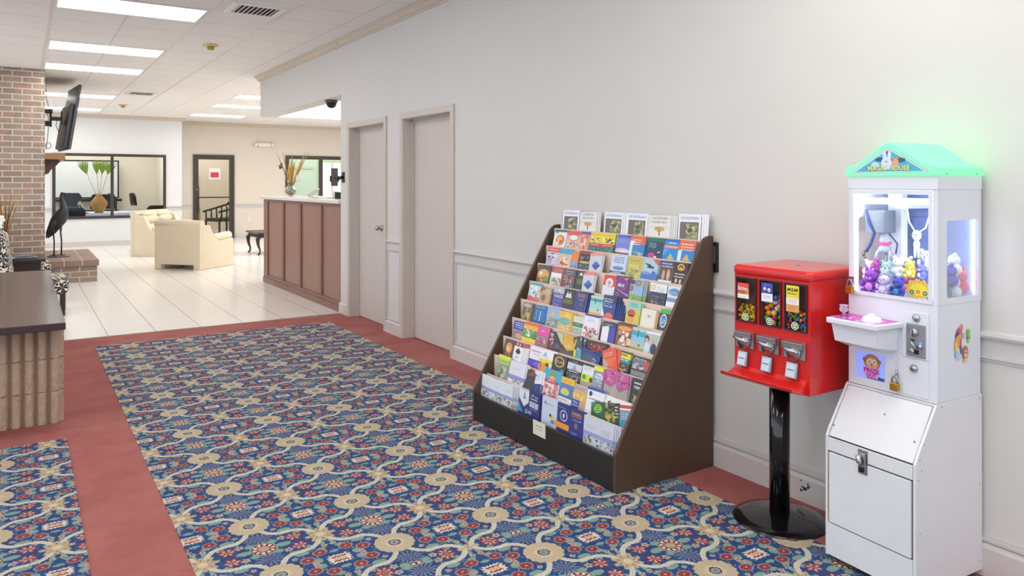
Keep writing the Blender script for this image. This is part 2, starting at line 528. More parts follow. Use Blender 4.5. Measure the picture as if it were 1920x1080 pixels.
troffer(3.34, 16.1, 'middle ceiling lamp of the three before the far wall')
troffer(3.34, 14.2, 'ceiling lamp partly hidden by the end of the wall header')
# the same lamps go on over the camera and to its left
for i, (x, y) in enumerate(((.25, 4.96), (.25, 2.46), (.25, .0), (.25, -2.4), (-2.2, 4.96), (-2.2, 1.2), (-2.2, 9.9), (1.47, 1.2), (1.47, -1.3), (-2.2, 15.7), (-2.2, 18.6))):
    troffer(x, y, 'ceiling lamp of the same kind outside the picture')
# ---- floors
def slab(x0, x1, y0, y1, z0, z1): return MB().box((x0, y0, z0), (x1, y1, z1))
struct('floor', slab(-5, 12, 8.2, FY1, -.1, 0), TILE)
struct('floor', slab(-5, W + .2, FY0, 8.2, -.1, .002), RED)
struct('floor', slab(.55, 2.75, FY0, 7.75, .001, .006), CARPET)
struct('floor', slab(-5, .218, FY0, 5.05, .001, .006), CARPET)
struct('floor', MB().box((-5, 8.185, 0), (W, 8.22, .007)), mat('threshold_strip', 'b9a99a', .4))
# ---- ceiling: one slab with openings for the lamps is not needed, lamps sit against it
struct('ceiling', slab(-5, 12, FY0, FY1, CZ + .001, CZ + .1), CEIL)
TBAR = mat('ceiling_grid_bar', 'e6e0da', .45)
m = MB()
for x in (.224, 1.494, 2.129): m.box((x - .012, FY0, CZ - .004), (x + .012, 20.2, CZ + .001))
struct('trim_1', m, TBAR)
# ---- right wall with its two doorways and the header over the counter
D2 = (5.585, 6.55); D1 = (6.985, 7.95); DH = 2.115; WE = 8.235; HB = 2.512; HE = 11.70
m = MB()
T = .22
m.box((W, FY0, 0), (W + T, D2[0], CZ)).box((W, D2[1], 0), (W + T, D1[0], CZ)).box((W, D1[1], 0), (W + T, WE, CZ))
m.box((W, D2[0], DH), (W + T, D2[1], CZ)).box((W, D1[0], DH), (W + T, D1[1], CZ))
m.box((W, WE, HB), (W + T, HE, CZ))
struct('wall_right', m, WALL)
# crown
prof = [(W, CZ - .070), (W - .012, CZ - .070), (W - .016, CZ - .058), (W - .034, CZ - .048), (W - .060, CZ - .020), (W - .072, CZ - .016), (W - .078, CZ - .004), (W - .088, CZ - .002), (W - .088, CZ), (W, CZ)]
def ext_y(pts, y0, y1):   # (x, z) profile along y
    m = MB(); m.prism(pts, 'y', y0, y1); return m
struct('trim_2', ext_y(prof, 8.222, HE + .06), CROWN)
struct('trim_3', ext_y(prof, FY0, 8.212), CROWN)
def rail_y(y0, y1, xw=W):
    m = MB()
    m.prism([(xw, .905), (xw - .016, .905), (xw - .02, .915), (xw - .016, .925), (xw - .008, .930), (xw, .932)], 'y', y0, y1)
    return m
def lower_panel(y0, y1, right_end=True):
    m = MB()
    m.frame((W, 0, 0), (0, 1, 0), (0, 0, 1), (-1, 0, 0), y0, y1, .13, .845, .028, .007)
    m.frame((W, 0, 0), (0, 1, 0), (0, 0, 1), (-1, 0, 0), y0 + .006, y1 - .006, .136, .838, .010, .013)
    return m
BAND = mat('wall_band_paint', 'cdc9c7', .5, var=.02)
m = MB()
for a, c in ((FY0, D2[0] - .052), (D2[1] + .052, D1[0] - .052)):
    m.box((W - .003, a, .838), (W, c, .905)); 
struct('trim_4', m, BAND)
m = rail_y(FY0, D2[0] - .052); m2 = rail_y(D2[1] + .052, D1[0] - .052)
m.add(m2.v, m2.f); struct('trim_5', m, BAND)
m = lower_panel(FY0, D2[0] - .06); m2 = lower_panel(D2[1] + .056, D1[0] - .056); m.add(m2.v, m2.f)
struct('trim_6', m, BAND)
def base_y(y0, y1, xw=W, h=.128):
    return MB().prism([(xw, 0), (xw - .016, 0), (xw - .016, h - .018), (xw - .009, h - .006), (xw - .006, h), (xw, h)], 'y', y0, y1)
m = base_y(FY0, D2[0] - .052)
for a, c in ((D2[1] + .052, D1[0] - .052), (D1[1] + .052, WE)):
    q = base_y(a, c); m.add(q.v, q.f)
m.box((W - .016, WE, 0), (W + T, WE + .016, .128))
struct('baseboard_right', m, TRIM)
# scuffs on the baseboard near the black pole
SC_M = mat('scuff_blue', '3a3f52', .8, var=.3, scale=200)
m = MB(); rr = random.Random(3)
for i in range(16):
    y = 2.15 + rr.uniform(-.035, .035); z = .075 + rr.uniform(-.03, .03); s_ = rr.uniform(.003, .009)
    m.poly([(W - .0168, y + s_ * math.cos(a) * rr.uniform(.5, 1), z + s_ * math.sin(a) * rr.uniform(.5, 1)) for a in (0, 1.1, 2.2, 3.3, 4.4, 5.4)])
tag(obj('paint_chip', m, SC_M), 'dark chipped paint spots low on the white baseboard behind the black pole', 'wall damage')
# ---- doors: steel frames, flush doors set back
def doorway(y0, y1, n, knob):
    m = MB(); c = .055
    m.frame((W, 0, 0), (0, 1, 0), (0, 0, 1), (-1, 0, 0), y0 - .052, y1 + .052, -.06, DH + .052, .058, .016)
    m.box((W - .01, y0 - .001, 0), (W + .14, y0 + .012, DH)); m.box((W - .01, y1 - .012, 0), (W + .14, y1 + .001, DH)); m.box((W - .01, y0, DH - .012), (W + .14, y1, DH + .001))
    m.box((W + .085, y0, 0), (W + .10, y0 + .028, DH)); m.box((W + .085, y1 - .028, 0), (W + .10, y1, DH)); m.box((W + .085, y0, DH - .028), (W + .10, y1, DH))
    f = struct('trim_%d' % (6 + n), m, mat('door_frame_paint', 'cbc2b8', .4, var=.03), bevel=.002)
    d = struct('door_%d' % n, MB().box((W + .101, y0 + .004, .008), (W + .145, y1 - .004, DH - .008)), DOORP, bevel=.002)
    if knob:
        k = MB().lathe((W + .101, y0 + .315, 1.02), [(.031, 0), (.031, -.008), (.012, -.012), (.011, -.034), (.024, -.04), (.027, -.055), (.018, -.066), (.0, -.067)], 18, 'x')
        o = obj('door_knob', k, STEEL, d)
    return d
doorway(*D2, 1, False)
doorway(*D1, 2, True)
struct('floor', MB().box((W, D2[0], -.1), (W + .5, D1[1], .0015)), RED)
m = MB().box((W + .3, 5.3, 0), (W + .34, 8.3, DH + .2)); struct('wall_corridor', m, TANWALL)

# ---- far walls
YA, YB, XC = 20.2, 21.1, 3.35
m = MB(); wa = (.576, 2.982, .655, 2.20)
m.box((-5, YA, 0), (wa[0], YA + .12, CZ)).box((wa[1], YA, 0), (XC, YA + .12, CZ)).box((wa[0], YA, 0), (wa[1], YA + .12, wa[2])).box((wa[0], YA, wa[3]), (wa[1], YA + .12, CZ))
m.box((XC - .12, YA + .12, 0), (XC, YB, CZ))
struct('wall_far_left', m, WHITEWALL)
db = (3.775, 4.82, 2.26); wc = (6.212, 9.2, .95, 2.28)
m = MB()
m.box((XC - .12, YB, 0), (db[0], YB + .12, CZ)).box((db[1], YB, 0), (wc[0], YB + .12, CZ)).box((db[0], YB, db[2]), (db[1], YB + .12, CZ))
m.box((wc[0], YB, 0), (wc[1], YB + .12, wc[2])).box((wc[0], YB, wc[3]), (wc[1], YB + .12, CZ)).box((wc[1], YB, 0), (12, YB + .12, CZ))
struct('wall_far_right', m, CREAMWALL)
# office side behind the header
struct('wall_office', MB().box((11.9, WE, 0), (12.02, YB, CZ)).box((W + T, WE - .02, 0), (12, WE + .06, CZ)), CREAMWALL)
def ext_x(pts, x0, x1): return MB().prism(pts, 'x', x0, x1)      # (y, z) profile
def crown_x(yw, x0, x1):
    p = [(yw, CZ - .085), (yw - .012, CZ - .085), (yw - .03, CZ - .06), (yw - .07, CZ - .025), (yw - .09, CZ - .012), (yw - .09, CZ), (yw, CZ)]
    return ext_x(p, x0, x1)
struct('trim_9', crown_x(YA, -5, XC + .07), CROWN)
struct('trim_10', crown_x(YB, XC, 12), CROWN)
def rail_x(yw, x0, x1):
    m = ext_x([(yw, .90), (yw - .02, .90), (yw - .024, .915), (yw - .01, .935), (yw, .935)], x0, x1)
    q = ext_x([(yw, .825), (yw - .012, .825), (yw - .012, .845), (yw, .845)], x0, x1); m.add(q.v, q.f)
    m.box((x0, yw - .004, .845), (x1, yw, .90)); return m
for i, (yw, a, c) in enumerate(((YA, -5, wa[0] - .01), (YA, wa[1] + .01, XC), (YB, XC, db[0] - .05), (YB, db[1] + .05, wc[0] - .05))):
    struct('trim_%d' % (11 + i), rail_x(yw, a, c), BAND)
m = MB().box((-5, YA - .016, 0), (XC, YA, .12)); struct('baseboard_far_left', m, TRIM)
m = MB().box((XC, YB - .016, 0), (db[0] - .05, YB, .12)).box((db[1] + .05, YB - .016, 0), (12, YB, .12)); struct('baseboard_far_right', m, TRIM)
# windows and glazed door
def glazing(n, x0, x1, z0, z1, yw, mull, fw=.06):
    wn = struct('window_%d' % n, MB().frame((0, yw, 0), (1, 0, 0), (0, 0, 1), (0, -1, 0), x0, x1, z0, z1, fw, .03), BRONZE)
    for x in mull: obj('mullion', MB().box((x - fw / 2, yw - .028, z0 + .01), (x + fw / 2, yw + .04, z1 - .01)), BRONZE, wn)
    xs = [x0] + list(mull) + [x1]
    for a, c in zip(xs, xs[1:]): obj('pane', MB().box((a + .02, yw + .015, z0 + .02), (c - .02, yw + .021, z1 - .02)), GLASS, wn)
    return wn
glazing(1, *wa[:2], wa[2], wa[3], YA, (1.80,), .065)
glazing(2, wc[0], wc[1], wc[2], wc[3], YB, (7.24,), .10)
gd = struct('door_3', MB().frame((0, YB, 0), (1, 0, 0), (0, 0, 1), (0, -1, 0), db[0], db[1], 0, db[2], .055, .05), BRONZE)
obj('door_leaf', MB().frame((0, YB + .02, 0), (1, 0, 0), (0, 0, 1), (0, -1, 0), db[0] + .055, db[1] - .055, .01, db[2] - .055, .075, .045), BRONZE, gd)
obj('push_bar', MB().box((db[0] + .10, YB - .07, 1.10), (db[1] - .09, YB - .04, 1.135)).box((db[0] + .10, YB - .05, 1.10), (db[0] + .125, YB - .02, 1.135)).box((db[1] - .12, YB - .05, 1.10), (db[1] - .09, YB - .02, 1.135)).box((db[0] + .11, YB - .07, .72), (db[0] + .14, YB - .04, 1.12)), BRONZE, gd)
obj('pane', MB().box((db[0] + .12, YB, .08), (db[1] - .12, YB + .006, db[2] - .12)), GLASS, gd)
obj('lock_cylinder', MB().lathe((db[0] + .085, YB - .03, 1.33), [(.02, 0), (.02, -.02), (.0, -.021)], 12, 'y'), STEEL, gd)
m = MB().col('f4f2f0').box((4.17, YB - .012, 1.60), (4.46, YB - .006, 1.90)).col('cf2b3a').box((4.21, YB - .015, 1.65), (4.42, YB - .0125, 1.79))
tag(obj('notice', m, PRINTM), 'white paper notice with a red block taped on the glass door', 'sign')
# rooms seen through the glass
m = MB().box((-5, 24.3, 0), (3.3, 24.4, CZ)).box((3.3, YB + .12, 0), (3.42, 26, CZ)).box((3.42, 25.2, 0), (6.0, 25.3, CZ)).box((5.95, YB + .12, 0), (6.05, 26, CZ)); struct('wall_back_room', m, TANWALL)
GREENW = mat('green_wall_paint', 'd6e6d2', .6, var=.04, scale=2)
m = MB().box((6.05, 24.6, 0), (12, 24.7, CZ)); struct('wall_green_room', m, GREENW)
wn = struct('window_3', MB().frame((0, 24.58, 0), (1, 0, 0), (0, 0, 1), (0, -1, 0), 8.35, 9.3, .9, 2.25, .05, .03), mat('pale_green_frame', 'd5d6b0', .5))
obj('pane', MB().box((8.4, 24.57, .95), (9.25, 24.575, 2.2)), mat('bright_window_pane', 'd8ecdf', .2, emit='d8f0e0', estr=.55), wn)
obj('mullion', MB().box((8.80, 24.555, .95), (8.85, 24.568, 2.2)), MATS['pale_green_frame'], wn)
m = MB().box((6.05, 24.56, 1.98), (8.2, 24.6, 2.06)); struct('trim_15', m, MATS['pale_green_frame'])
# unseen lamps added to brighten those rooms
troffer(.6, 21.3, 'unseen lamp added to brighten the room behind the wide window'); troffer(.6, 22.9, 'unseen lamp added to brighten the room behind the wide window'); troffer(2.0, 22.2, 'unseen lamp added to brighten the room behind the wide window'); troffer(-1.2, 22.2, 'unseen lamp added to brighten the room behind the wide window'); troffer(4.1, 24.0, 'unseen lamp added to brighten the room behind the glass door')
troffer(4.1, 21.8, 'unseen lamp added to brighten the room behind the glass door')
troffer(9.4, 22.6, 'unseen lamp added to brighten the green room'); troffer(7.2, 21.4, 'unseen lamp added to brighten the green room'); troffer(7.2, 23.2, 'unseen lamp added to brighten the green room')
# luminous ceiling field over the reception
LUM, _t, _b = new_mat('luminous_ceiling'); _b.inputs['Emission Color'].default_value = (1, .99, .98, 1); _b.inputs['Emission Strength'].default_value = 1.6
t = thing('luminous_ceiling', 'large glowing white ceiling panel seen in the gap under the wall header', 'ceiling light', (7.3, 14, CZ))
obj('diffuser', MB().box((-2.2, -4.6, -.006), (2.2, 4.3, 0)), LUM, t)
obj('rim', MB().frame((0, 0, -.012), (1, 0, 0), (0, 1, 0), (0, 0, 1), -2.24, 2.24, -4.64, 4.34, .04, .012), LAMPFRAME, t)

# ---- brick chimney breast, hearth, mantel
cx0, cx1, cy0, cy1 = -1.6, .27, 12.65, 15.35
struct('wall_brick', MB().box((cx0, cy0, 0), (cx1, cy1, CZ)), BRICK)
HB_ = brick_material('brick_hearth')
he = thing('hearth', 'raised brick hearth step beside the brick chimney, statue standing on it', 'hearth', (.6, 14, 0))
obj('hearth_base', MB().box((-.322, -1.1, 0), (.35, 1.05, .245)), HB_, he)
hm, ht, hb = new_mat('brick_cap')
_x, _y, _z = ht.sep(ht.coord())
_l = ((_y / .235 + 50.0).frac() - .5).abs().gt(.47).max(((_x / .235 + 50.35).frac() - .5).abs().gt(.47))
ht.put(ht.mix(_l * .9, ht.mix(ht.noise(ht.coord(), 5, 3), srgb('8b7469'), srgb('a08678')), srgb('c8b9aa')), hb.inputs['Base Color']); hb.inputs['Roughness'].default_value = .7
obj('hearth_cap', MB().box((-.322, -1.125, .245), (.372, 1.07, .336)), hm, he, bevel=.006)
mt = thing('mantel_shelf', 'plain light brown wooden mantel shelf on the brick chimney under the television', 'shelf', (.27, 14.0, 1.85))
obj('shelf_board', MB().box((0, -.95, 0), (.27, .95, .095)), MANTEL, mt, bevel=.005)
corb = [(0, 0), (.20, 0), (.20, -.035), (.17, -.08), (.12, -.13), (.085, -.16), (.06, -.21), (0, -.235)]
for y in (-.72, .72):
    obj('corbel', MB().prism(corb, 'y', y - .05, y + .05), wood_material('corbel_wood' + ('' if y < 0 else '_b'), '5f4740', '735850', .5), mt)

# ---- registers and detectors in the ceiling
def vent(x0, x1, y0, y1, label):
    t = thing('air_vent', label, 'air vent', ((x0 + x1) / 2, (y0 + y1) / 2, CZ), group='square ceiling air vents')
    hx, hy = (x1 - x0) / 2, (y1 - y0) / 2
    obj('vent_frame', MB().frame((0, 0, -.012), (1, 0, 0), (0, 1, 0), (0, 0, 1), -hx, hx, -hy, hy, .055, .014), LAMPFRAME, t)
    obj('duct_opening', MB().box((-hx + .05, -hy + .05, -.004), (hx - .05, hy - .05, -.001)), mat('duct_black', '3a3431', .8), t)
    n = 9; ix = hx - .055; iy = hy - .055
    for k in range(n):
        x = -ix + (k + .5) * 2 * ix / n
        lim = iy
        m = MB().add([(x - .016, -lim, -.014), (x + .004, -lim, -.002), (x + .004, lim, -.002), (x - .016, lim, -.014), (x - .013, -lim, -.017), (x + .007, -lim, -.005), (x + .007, lim, -.005), (x - .013, lim, -.017)],
                     [(0, 1, 2, 3), (7, 6, 5, 4), (0, 4, 5, 1), (1, 5, 6, 2), (2, 6, 7, 3), (3, 7, 4, 0)])
        obj('louvre', m, LAMPFRAME, t)
    return t
vent(1.60, 2.08, 6.98, 7.43, 'white louvred ceiling vent beside the nearest lamp')
vent(1.56, 2.05, 14.75, 15.25, 'small grey looking ceiling vent farther back above the armchairs')
DET = mat('yellowed_plastic', 'dcc78c', .5)
for x, y, lb in ((1.86, 9.31, 'yellowed round smoke detector on the ceiling in front of the second lamp'), (1.75, 17.4, 'small yellowed smoke detector far back near the window wall')):
    t = thing('smoke_detector', lb, 'smoke detector', (x, y, CZ), group='smoke detectors')
    obj('detector_base', MB().lathe((0, 0, 0), [(.085, 0), (.085, -.012), (.07, -.022), (.0, -.022)], 20), DET, t)
    obj('sensor_head', MB().lathe((0, 0, -.02), [(.042, 0), (.038, -.035), (.02, -.042), (.0, -.042)], 16), mat('ochre_plastic', 'b99a4c', .5), t)
# ---- wall plates, emergency light
t = thing('emergency_light', 'white twin emergency light high on the far wall above the vase', 'emergency light', (5.62, YB, 2.56))
obj('housing', MB().box((-.17, -.07, -.06), (.17, 0, .06)), mat('white_plastic_lamp', 'ebe6de', .4), t, bevel=.015)
for s_ in (-1, 1): obj('lamp_head', MB().lathe((s_ * .22, -.04, .01), [(.035, .03), (.055, -.02), (.058, -.05), (.0, -.052)], 16, 'y'), mat('white_plastic_lamp', 'ebe6de', .4), t)
t = thing('wall_socket', 'small white wall outlet below the rail beside the glass door', 'outlet', (5.22, YB, .50))
obj('cover_plate', MB().box((-.04, -.008, -.06), (.04, 0, .06)), mat('white_plastic_lamp', 'ebe6de'), t, bevel=.003)
for z in (-.025, .025): obj('receptacle', MB().box((-.016, -.011, z - .014), (.016, -.008, z + .014)), LAMPFRAME, t)
t = thing('dome_camera', 'black dome security camera under the wall header above the counter', 'security camera', (3.17, 8.85, HB))
obj('camera_base', MB().lathe((0, 0, 0), [(.075, 0), (.075, -.03), (.066, -.035), (.0, -.035)], 20), mat('grey_plastic', '55555a', .5), t)
obj('dome', MB().lathe((0, 0, -.034), [(.064, 0), (.061, -.025), (.045, -.052), (.02, -.064), (.0, -.066)], 20), BLACK, t)
t = thing('wall_sensor', 'tiny dark box tucked in the header corner beside the dome camera', 'sensor', (3.10, 8.28, HB))
obj('sensor_box', MB().box((-.02, -.035, -.09), (.02, .02, 0)), BLACK, t)

# ================================================================== RECEPTION COUNTER
t = thing('reception_counter', 'mahogany panelled reception counter with pale worktop under the header', 'counter', (W, 9.9, 0))
y0, y1 = WE + .002 - 9.9, 11.56 - 9.9
obj('body', MB().box((.03, y0, .0), (.70, y1 - .01, 1.255)), MAHOG, t)
obj('plinth', MB().box((.0, y0 + .02, 0), (.03, y1, .075)), MAHOGD, t, bevel=.004)
m = MB()
ps = [(11.343, 10.625), (10.525, 9.845), (9.75, 8.99), (8.93, 8.29)]
edges = [11.55] + [v for p in ps for v in p] + [WE + .01]
for a, c in zip(edges[0::2], edges[1::2]): m.box((.012, c - 9.9, .075), (.03, a - 9.9, 1.255))
for a, c in ps: m.box((.012, c - 9.9, 1.222), (.03, a - 9.9, 1.255)); m.box((.012, c - 9.9, .075), (.03, a - 9.9, .115))
obj('face_frame', m, MAHOGD, t, bevel=.003)
COUNTER = mat('pale_laminate', 'e3ddd6', .25, var=.03, scale=30)
obj('worktop', MB().box((-.03, y0, 1.255), (.74, y1 + .05, 1.30)), COUNTER, t, bevel=.006)

# things on the counter
VG = glass_mat('vase_glass', 'eef2ee', .3)
t = thing('glass_vase', 'clear glass vase of dried reeds and pods on the counter end', 'vase', (3.25, 10.78, 1.30))
obj('vase_body', MB().lathe((0, 0, 0), [(.045, 0), (.075, .03), (.085, .07), (.07, .12), (.035, .17), (.05, .23), (.058, .235), (.052, .232), (.030, .17), (.064, .12), (.078, .07), (.068, .035), (.02, .012), (0, .012)], 24), VG, t)
rr = random.Random(5)
m = MB()
for i in range(26):
    a = rr.uniform(0, 6.28); r_ = rr.uniform(0, .06)
    m.col(rr.choice(['e9ddc8', 'c9a98a', 'd8cfc0', 'b98f78'])).ball((r_ * math.cos(a), r_ * math.sin(a), rr.uniform(.025, .11)), .016, 8, 5)
obj('pebbles', m, PRINTM, t)
DRYS = mat('dry_reed', 'd7ab5c', .7, var=.25, scale=30); DRYB = mat('dry_stalk', 'b5925f', .8, var=.2); POD = mat('brown_pod', '8a6448', .8, var=.2)
def blade(base, tip, wd, m, bow=.02):
    b = Vector(base); e = Vector(tip); side = Vector((.55, -.83, 0)); pts = []
    for k in range(6):
        f = k / 5; p = b.lerp(e, f) + Vector((0, 0, bow * math.sin(f * math.pi))); ww = wd * (.5 + .8 * math.sin(min(1, f * 1.25) * math.pi * .8)) * (1 - .75 * max(0, f - .75) / .25)
        pts.append((p, ww))
    vs = []
    for p, ww in pts:
        vs += [p + side * ww, p + Vector((.83, .55, 0)) * ww * .35, p - side * ww, p - Vector((.83, .55, 0)) * ww * .35]
    fs = []
    for k in range(5):
        for j in range(4): fs.append((k * 4 + j, k * 4 + (j + 1) % 4, k * 4 + 4 + (j + 1) % 4, k * 4 + 4 + j))
    fs += [(3, 2, 1, 0), (20, 21, 22, 23)]
    m.add(vs, fs, True)
R_ = Vector((.835, -.55, 0))           # roughly sideways in the picture
for (dx, dz, wd, mm, k) in ((-.20, .63, .007, DRYB, 0), (-.12, .65, .006, DRYB, 0), (.02, .58, .020, DRYS, 1), (-.03, .47, .022, DRYS, 1), (.21, .63, .016, DRYS, 1), (.27, .66, .010, DRYS, 1), (.06, .50, .018, DRYS, 1), (-.07, .40, .014, DRYS, 1)):
    m = MB(); blade(R_ * (dx * .1) + Vector((0, 0, .15)), R_ * dx + Vector((0, 0, dz)), wd, m); obj('dried_reed', m, mm, t)
m = MB(); p = R_ * -.14 + Vector((0, 0, .44))
for i in range(9): m.ball(p + Vector((rr.uniform(-.02, .02), rr.uniform(-.02, .02), rr.uniform(-.035, .035))), .014, 8, 5)
obj('seed_pod', m, POD, t)
m = MB(); m.ball(R_ * .10 + Vector((0, 0, .27)), (.022, .022, .045), 10, 6); m.ball(R_ * .12 + Vector((0, 0, .25)), (.02, .02, .04), 10, 6)
obj('white_flower', m, mat('white_petal', 'f4f2ec', .6), t)
m = MB().tube([(0, 0, .02), (0, 0, .10), tuple(R_ * .09 + Vector((0, 0, .25)))], .003, 6); obj('flower_stem', m, mat('green_stem', '5f7a45', .7), t)

t = thing('ceramic_bird', 'small white ceramic bird figure on the reception counter', 'figurine', (3.25, 9.83, 1.30), -.3)
PORC = mat('white_porcelain', 'f5f5f2', .2, var=.01)
m = MB(); m.lathe((0, 0, 0), [(.045, 0), (.048, .008), (.02, .02), (.012, .04), (0, .041)], 16)
Mx = Matrix.Rotation(-.6, 3, 'Y')
m.ball((0, 0, .065), (.075, .035, .04), 14, 9, Mx); m.ball((.062, 0, .115), (.026, .022, .022), 12, 8)
m.tube([(.082, 0, .116), (.108, 0, .108)], [.008, .001], 8)
obj('bird_body', m, PORC, t)
m = MB()
for s_ in (-1, 1):
    m.ball((-.015, s_ * .035, .075), (.065, .010, .026), 12, 7, Mx)
m.ball((-.085, 0, .03), (.045, .02, .008), 10, 6, Mx)
obj('wing', m, PORC, t)
t = thing('paper_stack', 'thin stack of white papers lying on the reception counter', 'papers', (3.30, 9.35, 1.30), .2)
for k in range(5): obj('sheet', MB().box((-.11, -.15, k * .0022), (.11, .15, k * .0022 + .002)), mat('white_paper', 'f2f3f2', .6), t, rotz=k * .05)
# tablet held by a bracket that is screwed to the wall end
t = thing('wall_bracket', 'black swivel bracket screwed to the wall end, holding a tablet', 'bracket', (W, 8.14, 1.56))
obj('wall_plate', MB().box((-.012, -.035, -.06), (0, .035, .06)), BLACK, t, bevel=.003)
obj('swivel_arm', MB().tube([(-.012, 0, 0), (-.04, .06, -.01), (-.02, .16, .01), (.0, .24, 0)], [.02, .014, .014, .018], 10), BLACK, t)
obj('knuckle', MB().ball((-.04, .06, -.01), .024), BLACK, t); obj('knuckle', MB().ball((0, .24, 0), .026), BLACK, t)
t = thing('tablet', 'dark tablet seen from behind, held upright on the wall bracket', 'tablet', (W + .02, 8.48, 1.56), -.15)
obj('tablet_case', MB().box((-.045, -.006, -.10), (.035, .012, .11)), mat('tablet_case', '6e6664', .5), t, bevel=.008)
obj('screen', MB().box((-.038, .012, -.09), (.028, .0135, .10)), BLACK, t)
[obj('grip', MB().box((a, -.012, -.05), (a + .012, .016, .02)), BLACK, t) for a in (-.057, .035)]
t = thing('desk_phone', 'dark office telephone behind the tablet on the counter', 'telephone', (3.34, 8.80, 1.30), .2)
obj('phone_base', MB().prism([(-.10, 0), (.10, 0), (.10, .035), (-.10, .085)], 'y', -.10, .10), BLACK, t, bevel=.004)
obj('handset', MB().tube([(-.09, -.075, .10), (-.06, -.075, .115), (.05, -.075, .075), (.085, -.075, .055)], [.022, .014, .014, .022], 10), BLACK, t)
obj('keypad', MB().box((-.0, -.02, .068), (.07, .07, .074)), mat('grey_plastic', '55555a'), t, )
t = thing('pen_cup', 'small pale cup standing behind the tablet on the counter', 'cup', (3.32, 9.12, 1.30))
obj('cup_body', MB().lathe((0, 0, 0), [(.03, 0), (.034, .09), (.031, .09), (.027, .006), (0, .006)], 18), mat('pale_cup', 'dfe2d4', .4), t)

# ================================================================== CREAM LEATHER SEATS
LEATHER = mat('cream_leather', 'e6d9bf', .42, var=.04, scale=4, bump=.12, bscale=80)
def seat(label, cat, loc, rz, width, depth, seats, hgt=.86):
    """local: x = facing direction, y = width, origin under the back's middle"""
    t = thing('leather_armchair' if seats == 1 else 'leather_loveseat', label, cat, loc, rz)
    w2 = width / 2
    m = MB()      # back shell with the low arch at the floor
    pr = [(-w2, 0), (-w2 + .13, 0), (-w2 + .13, .085), (w2 - .13, .085), (w2 - .13, 0), (w2, 0), (w2, hgt - .10), (-w2, hgt - .10)]
    m.prism(pr, 'x', 0, .07); obj('back_shell', m, LEATHER, t, bevel=.008)
    side = [(.07, 0), (depth, 0), (depth, .50), (.52, .47), (.40, .54), (.27, hgt - .10), (.07, hgt - .10)]
    for s_ in (-1, 1):
        m = MB().prism(side, 'y', s_ * w2, s_ * (w2 - .14)); obj('arm_panel', m, LEATHER, t, bevel=.012)
        a = MB().tube([(.42, s_ * (w2 - .085), .535), (.50, s_ * (w2 - .085), .52), (.75, s_ * (w2 - .085), .535), (depth - .02, s_ * (w2 - .085), .545), (depth + .03, s_ * (w2 - .085), .52)], [.05, .072, .078, .074, .03], 14)
        obj('arm_pad', a, LEATHER, t)
    r = MB().tube([(.06, -w2 - .005, hgt - .075), (.055, 0, hgt - .065), (.06, w2 + .005, hgt - .075)], [.068, .07, .068], 14)
    obj('top_roll', r, LEATHER, t)
    n = seats; sw = (width - .28) / n
    for k in range(n):
        c = -w2 + .14 + sw * (k + .5)
        m = MB()
        for j, (z, rr_) in enumerate(((hgt - .08, .085), (hgt - .18, .095), (.58, .09))):
            m.ball((.17 + j * .035, c, z), (.11, sw / 2 - .003, rr_), 16, 10)
        obj('back_cushion', m, LEATHER, t)
        obj('seat_cushion', MB().box((.20, c - sw / 2 + .004, .26), (depth - .01, c + sw / 2 - .004, .45)), LEATHER, t, bevel=.05, seg=4)
    obj('seat_base', MB().box((.07, -w2 + .14, .085), (depth - .03, w2 - .14, .27)), LEATHER, t, bevel=.01)
    return t
# nearer chair: back corners at (1.89,14.2) and (2.57,13.6)
ax, ay, bx_, by_ = 1.89, 14.22, 2.57, 13.60
seat('cream leather armchair seen from behind, low arch cut in its back', 'armchair', ((ax + bx_) / 2, (ay + by_) / 2, 0), math.radians(42), math.hypot(ax - bx_, ay - by_), .93, 1)
ls = Vector((.55, .835, 0)); L = 1.5
c = Vector((1.84, 16.98, 0)) + ls * (L / 2)
seat('wider cream leather seat standing behind the armchair, showing its side', 'sofa', tuple(c), math.atan2(-.55, .835), L, .86, 2, .93)

# carved dark bench with cabriole leg, half hidden behind the counter
t = thing('carved_bench', 'dark carved bench with curved legs behind the reception counter', 'bench', (4.12, 16.3, 0), 0)
obj('bench_top', MB().box((-.08, -.62, .435), (1.3, .35, .475)), ESPRESSO, t, bevel=.012)
m = MB().box((-.03, -.57, .36), (1.25, .30, .435))
for k in range(24): m.ball((-.035, -.52 + k * .034, .385 + .012 * (k % 2)), .017, 8, 5)
for k in range(36): m.ball((.0 + k * .034, -.575, .385 + .012 * (k % 2)), .017, 8, 5)
obj('carved_apron', m, ESPRESSO, t)
for x, y in ((.0, .26), (.0, -.53), (1.2, .26), (1.2, -.53)):
    sx = -1 if x < .5 else 1
    obj('leg', MB().tube([(x, y, .40), (x + sx * .05, y, .33), (x + sx * .04, y, .22), (x, y, .10), (x + sx * .01, y, .03), (x + sx * .045, y, .012)], [.04, .045, .03, .018, .02, .022], 10), ESPRESSO, t)

# ================================================================== TELEVISION on the chimney
TVB = mat('tv_back_plastic', '50555d', .35, var=.05)
t = thing('television', 'flat television seen from behind, leaning out from the brick chimney', 'television', (.62, 13.45, 2.02))
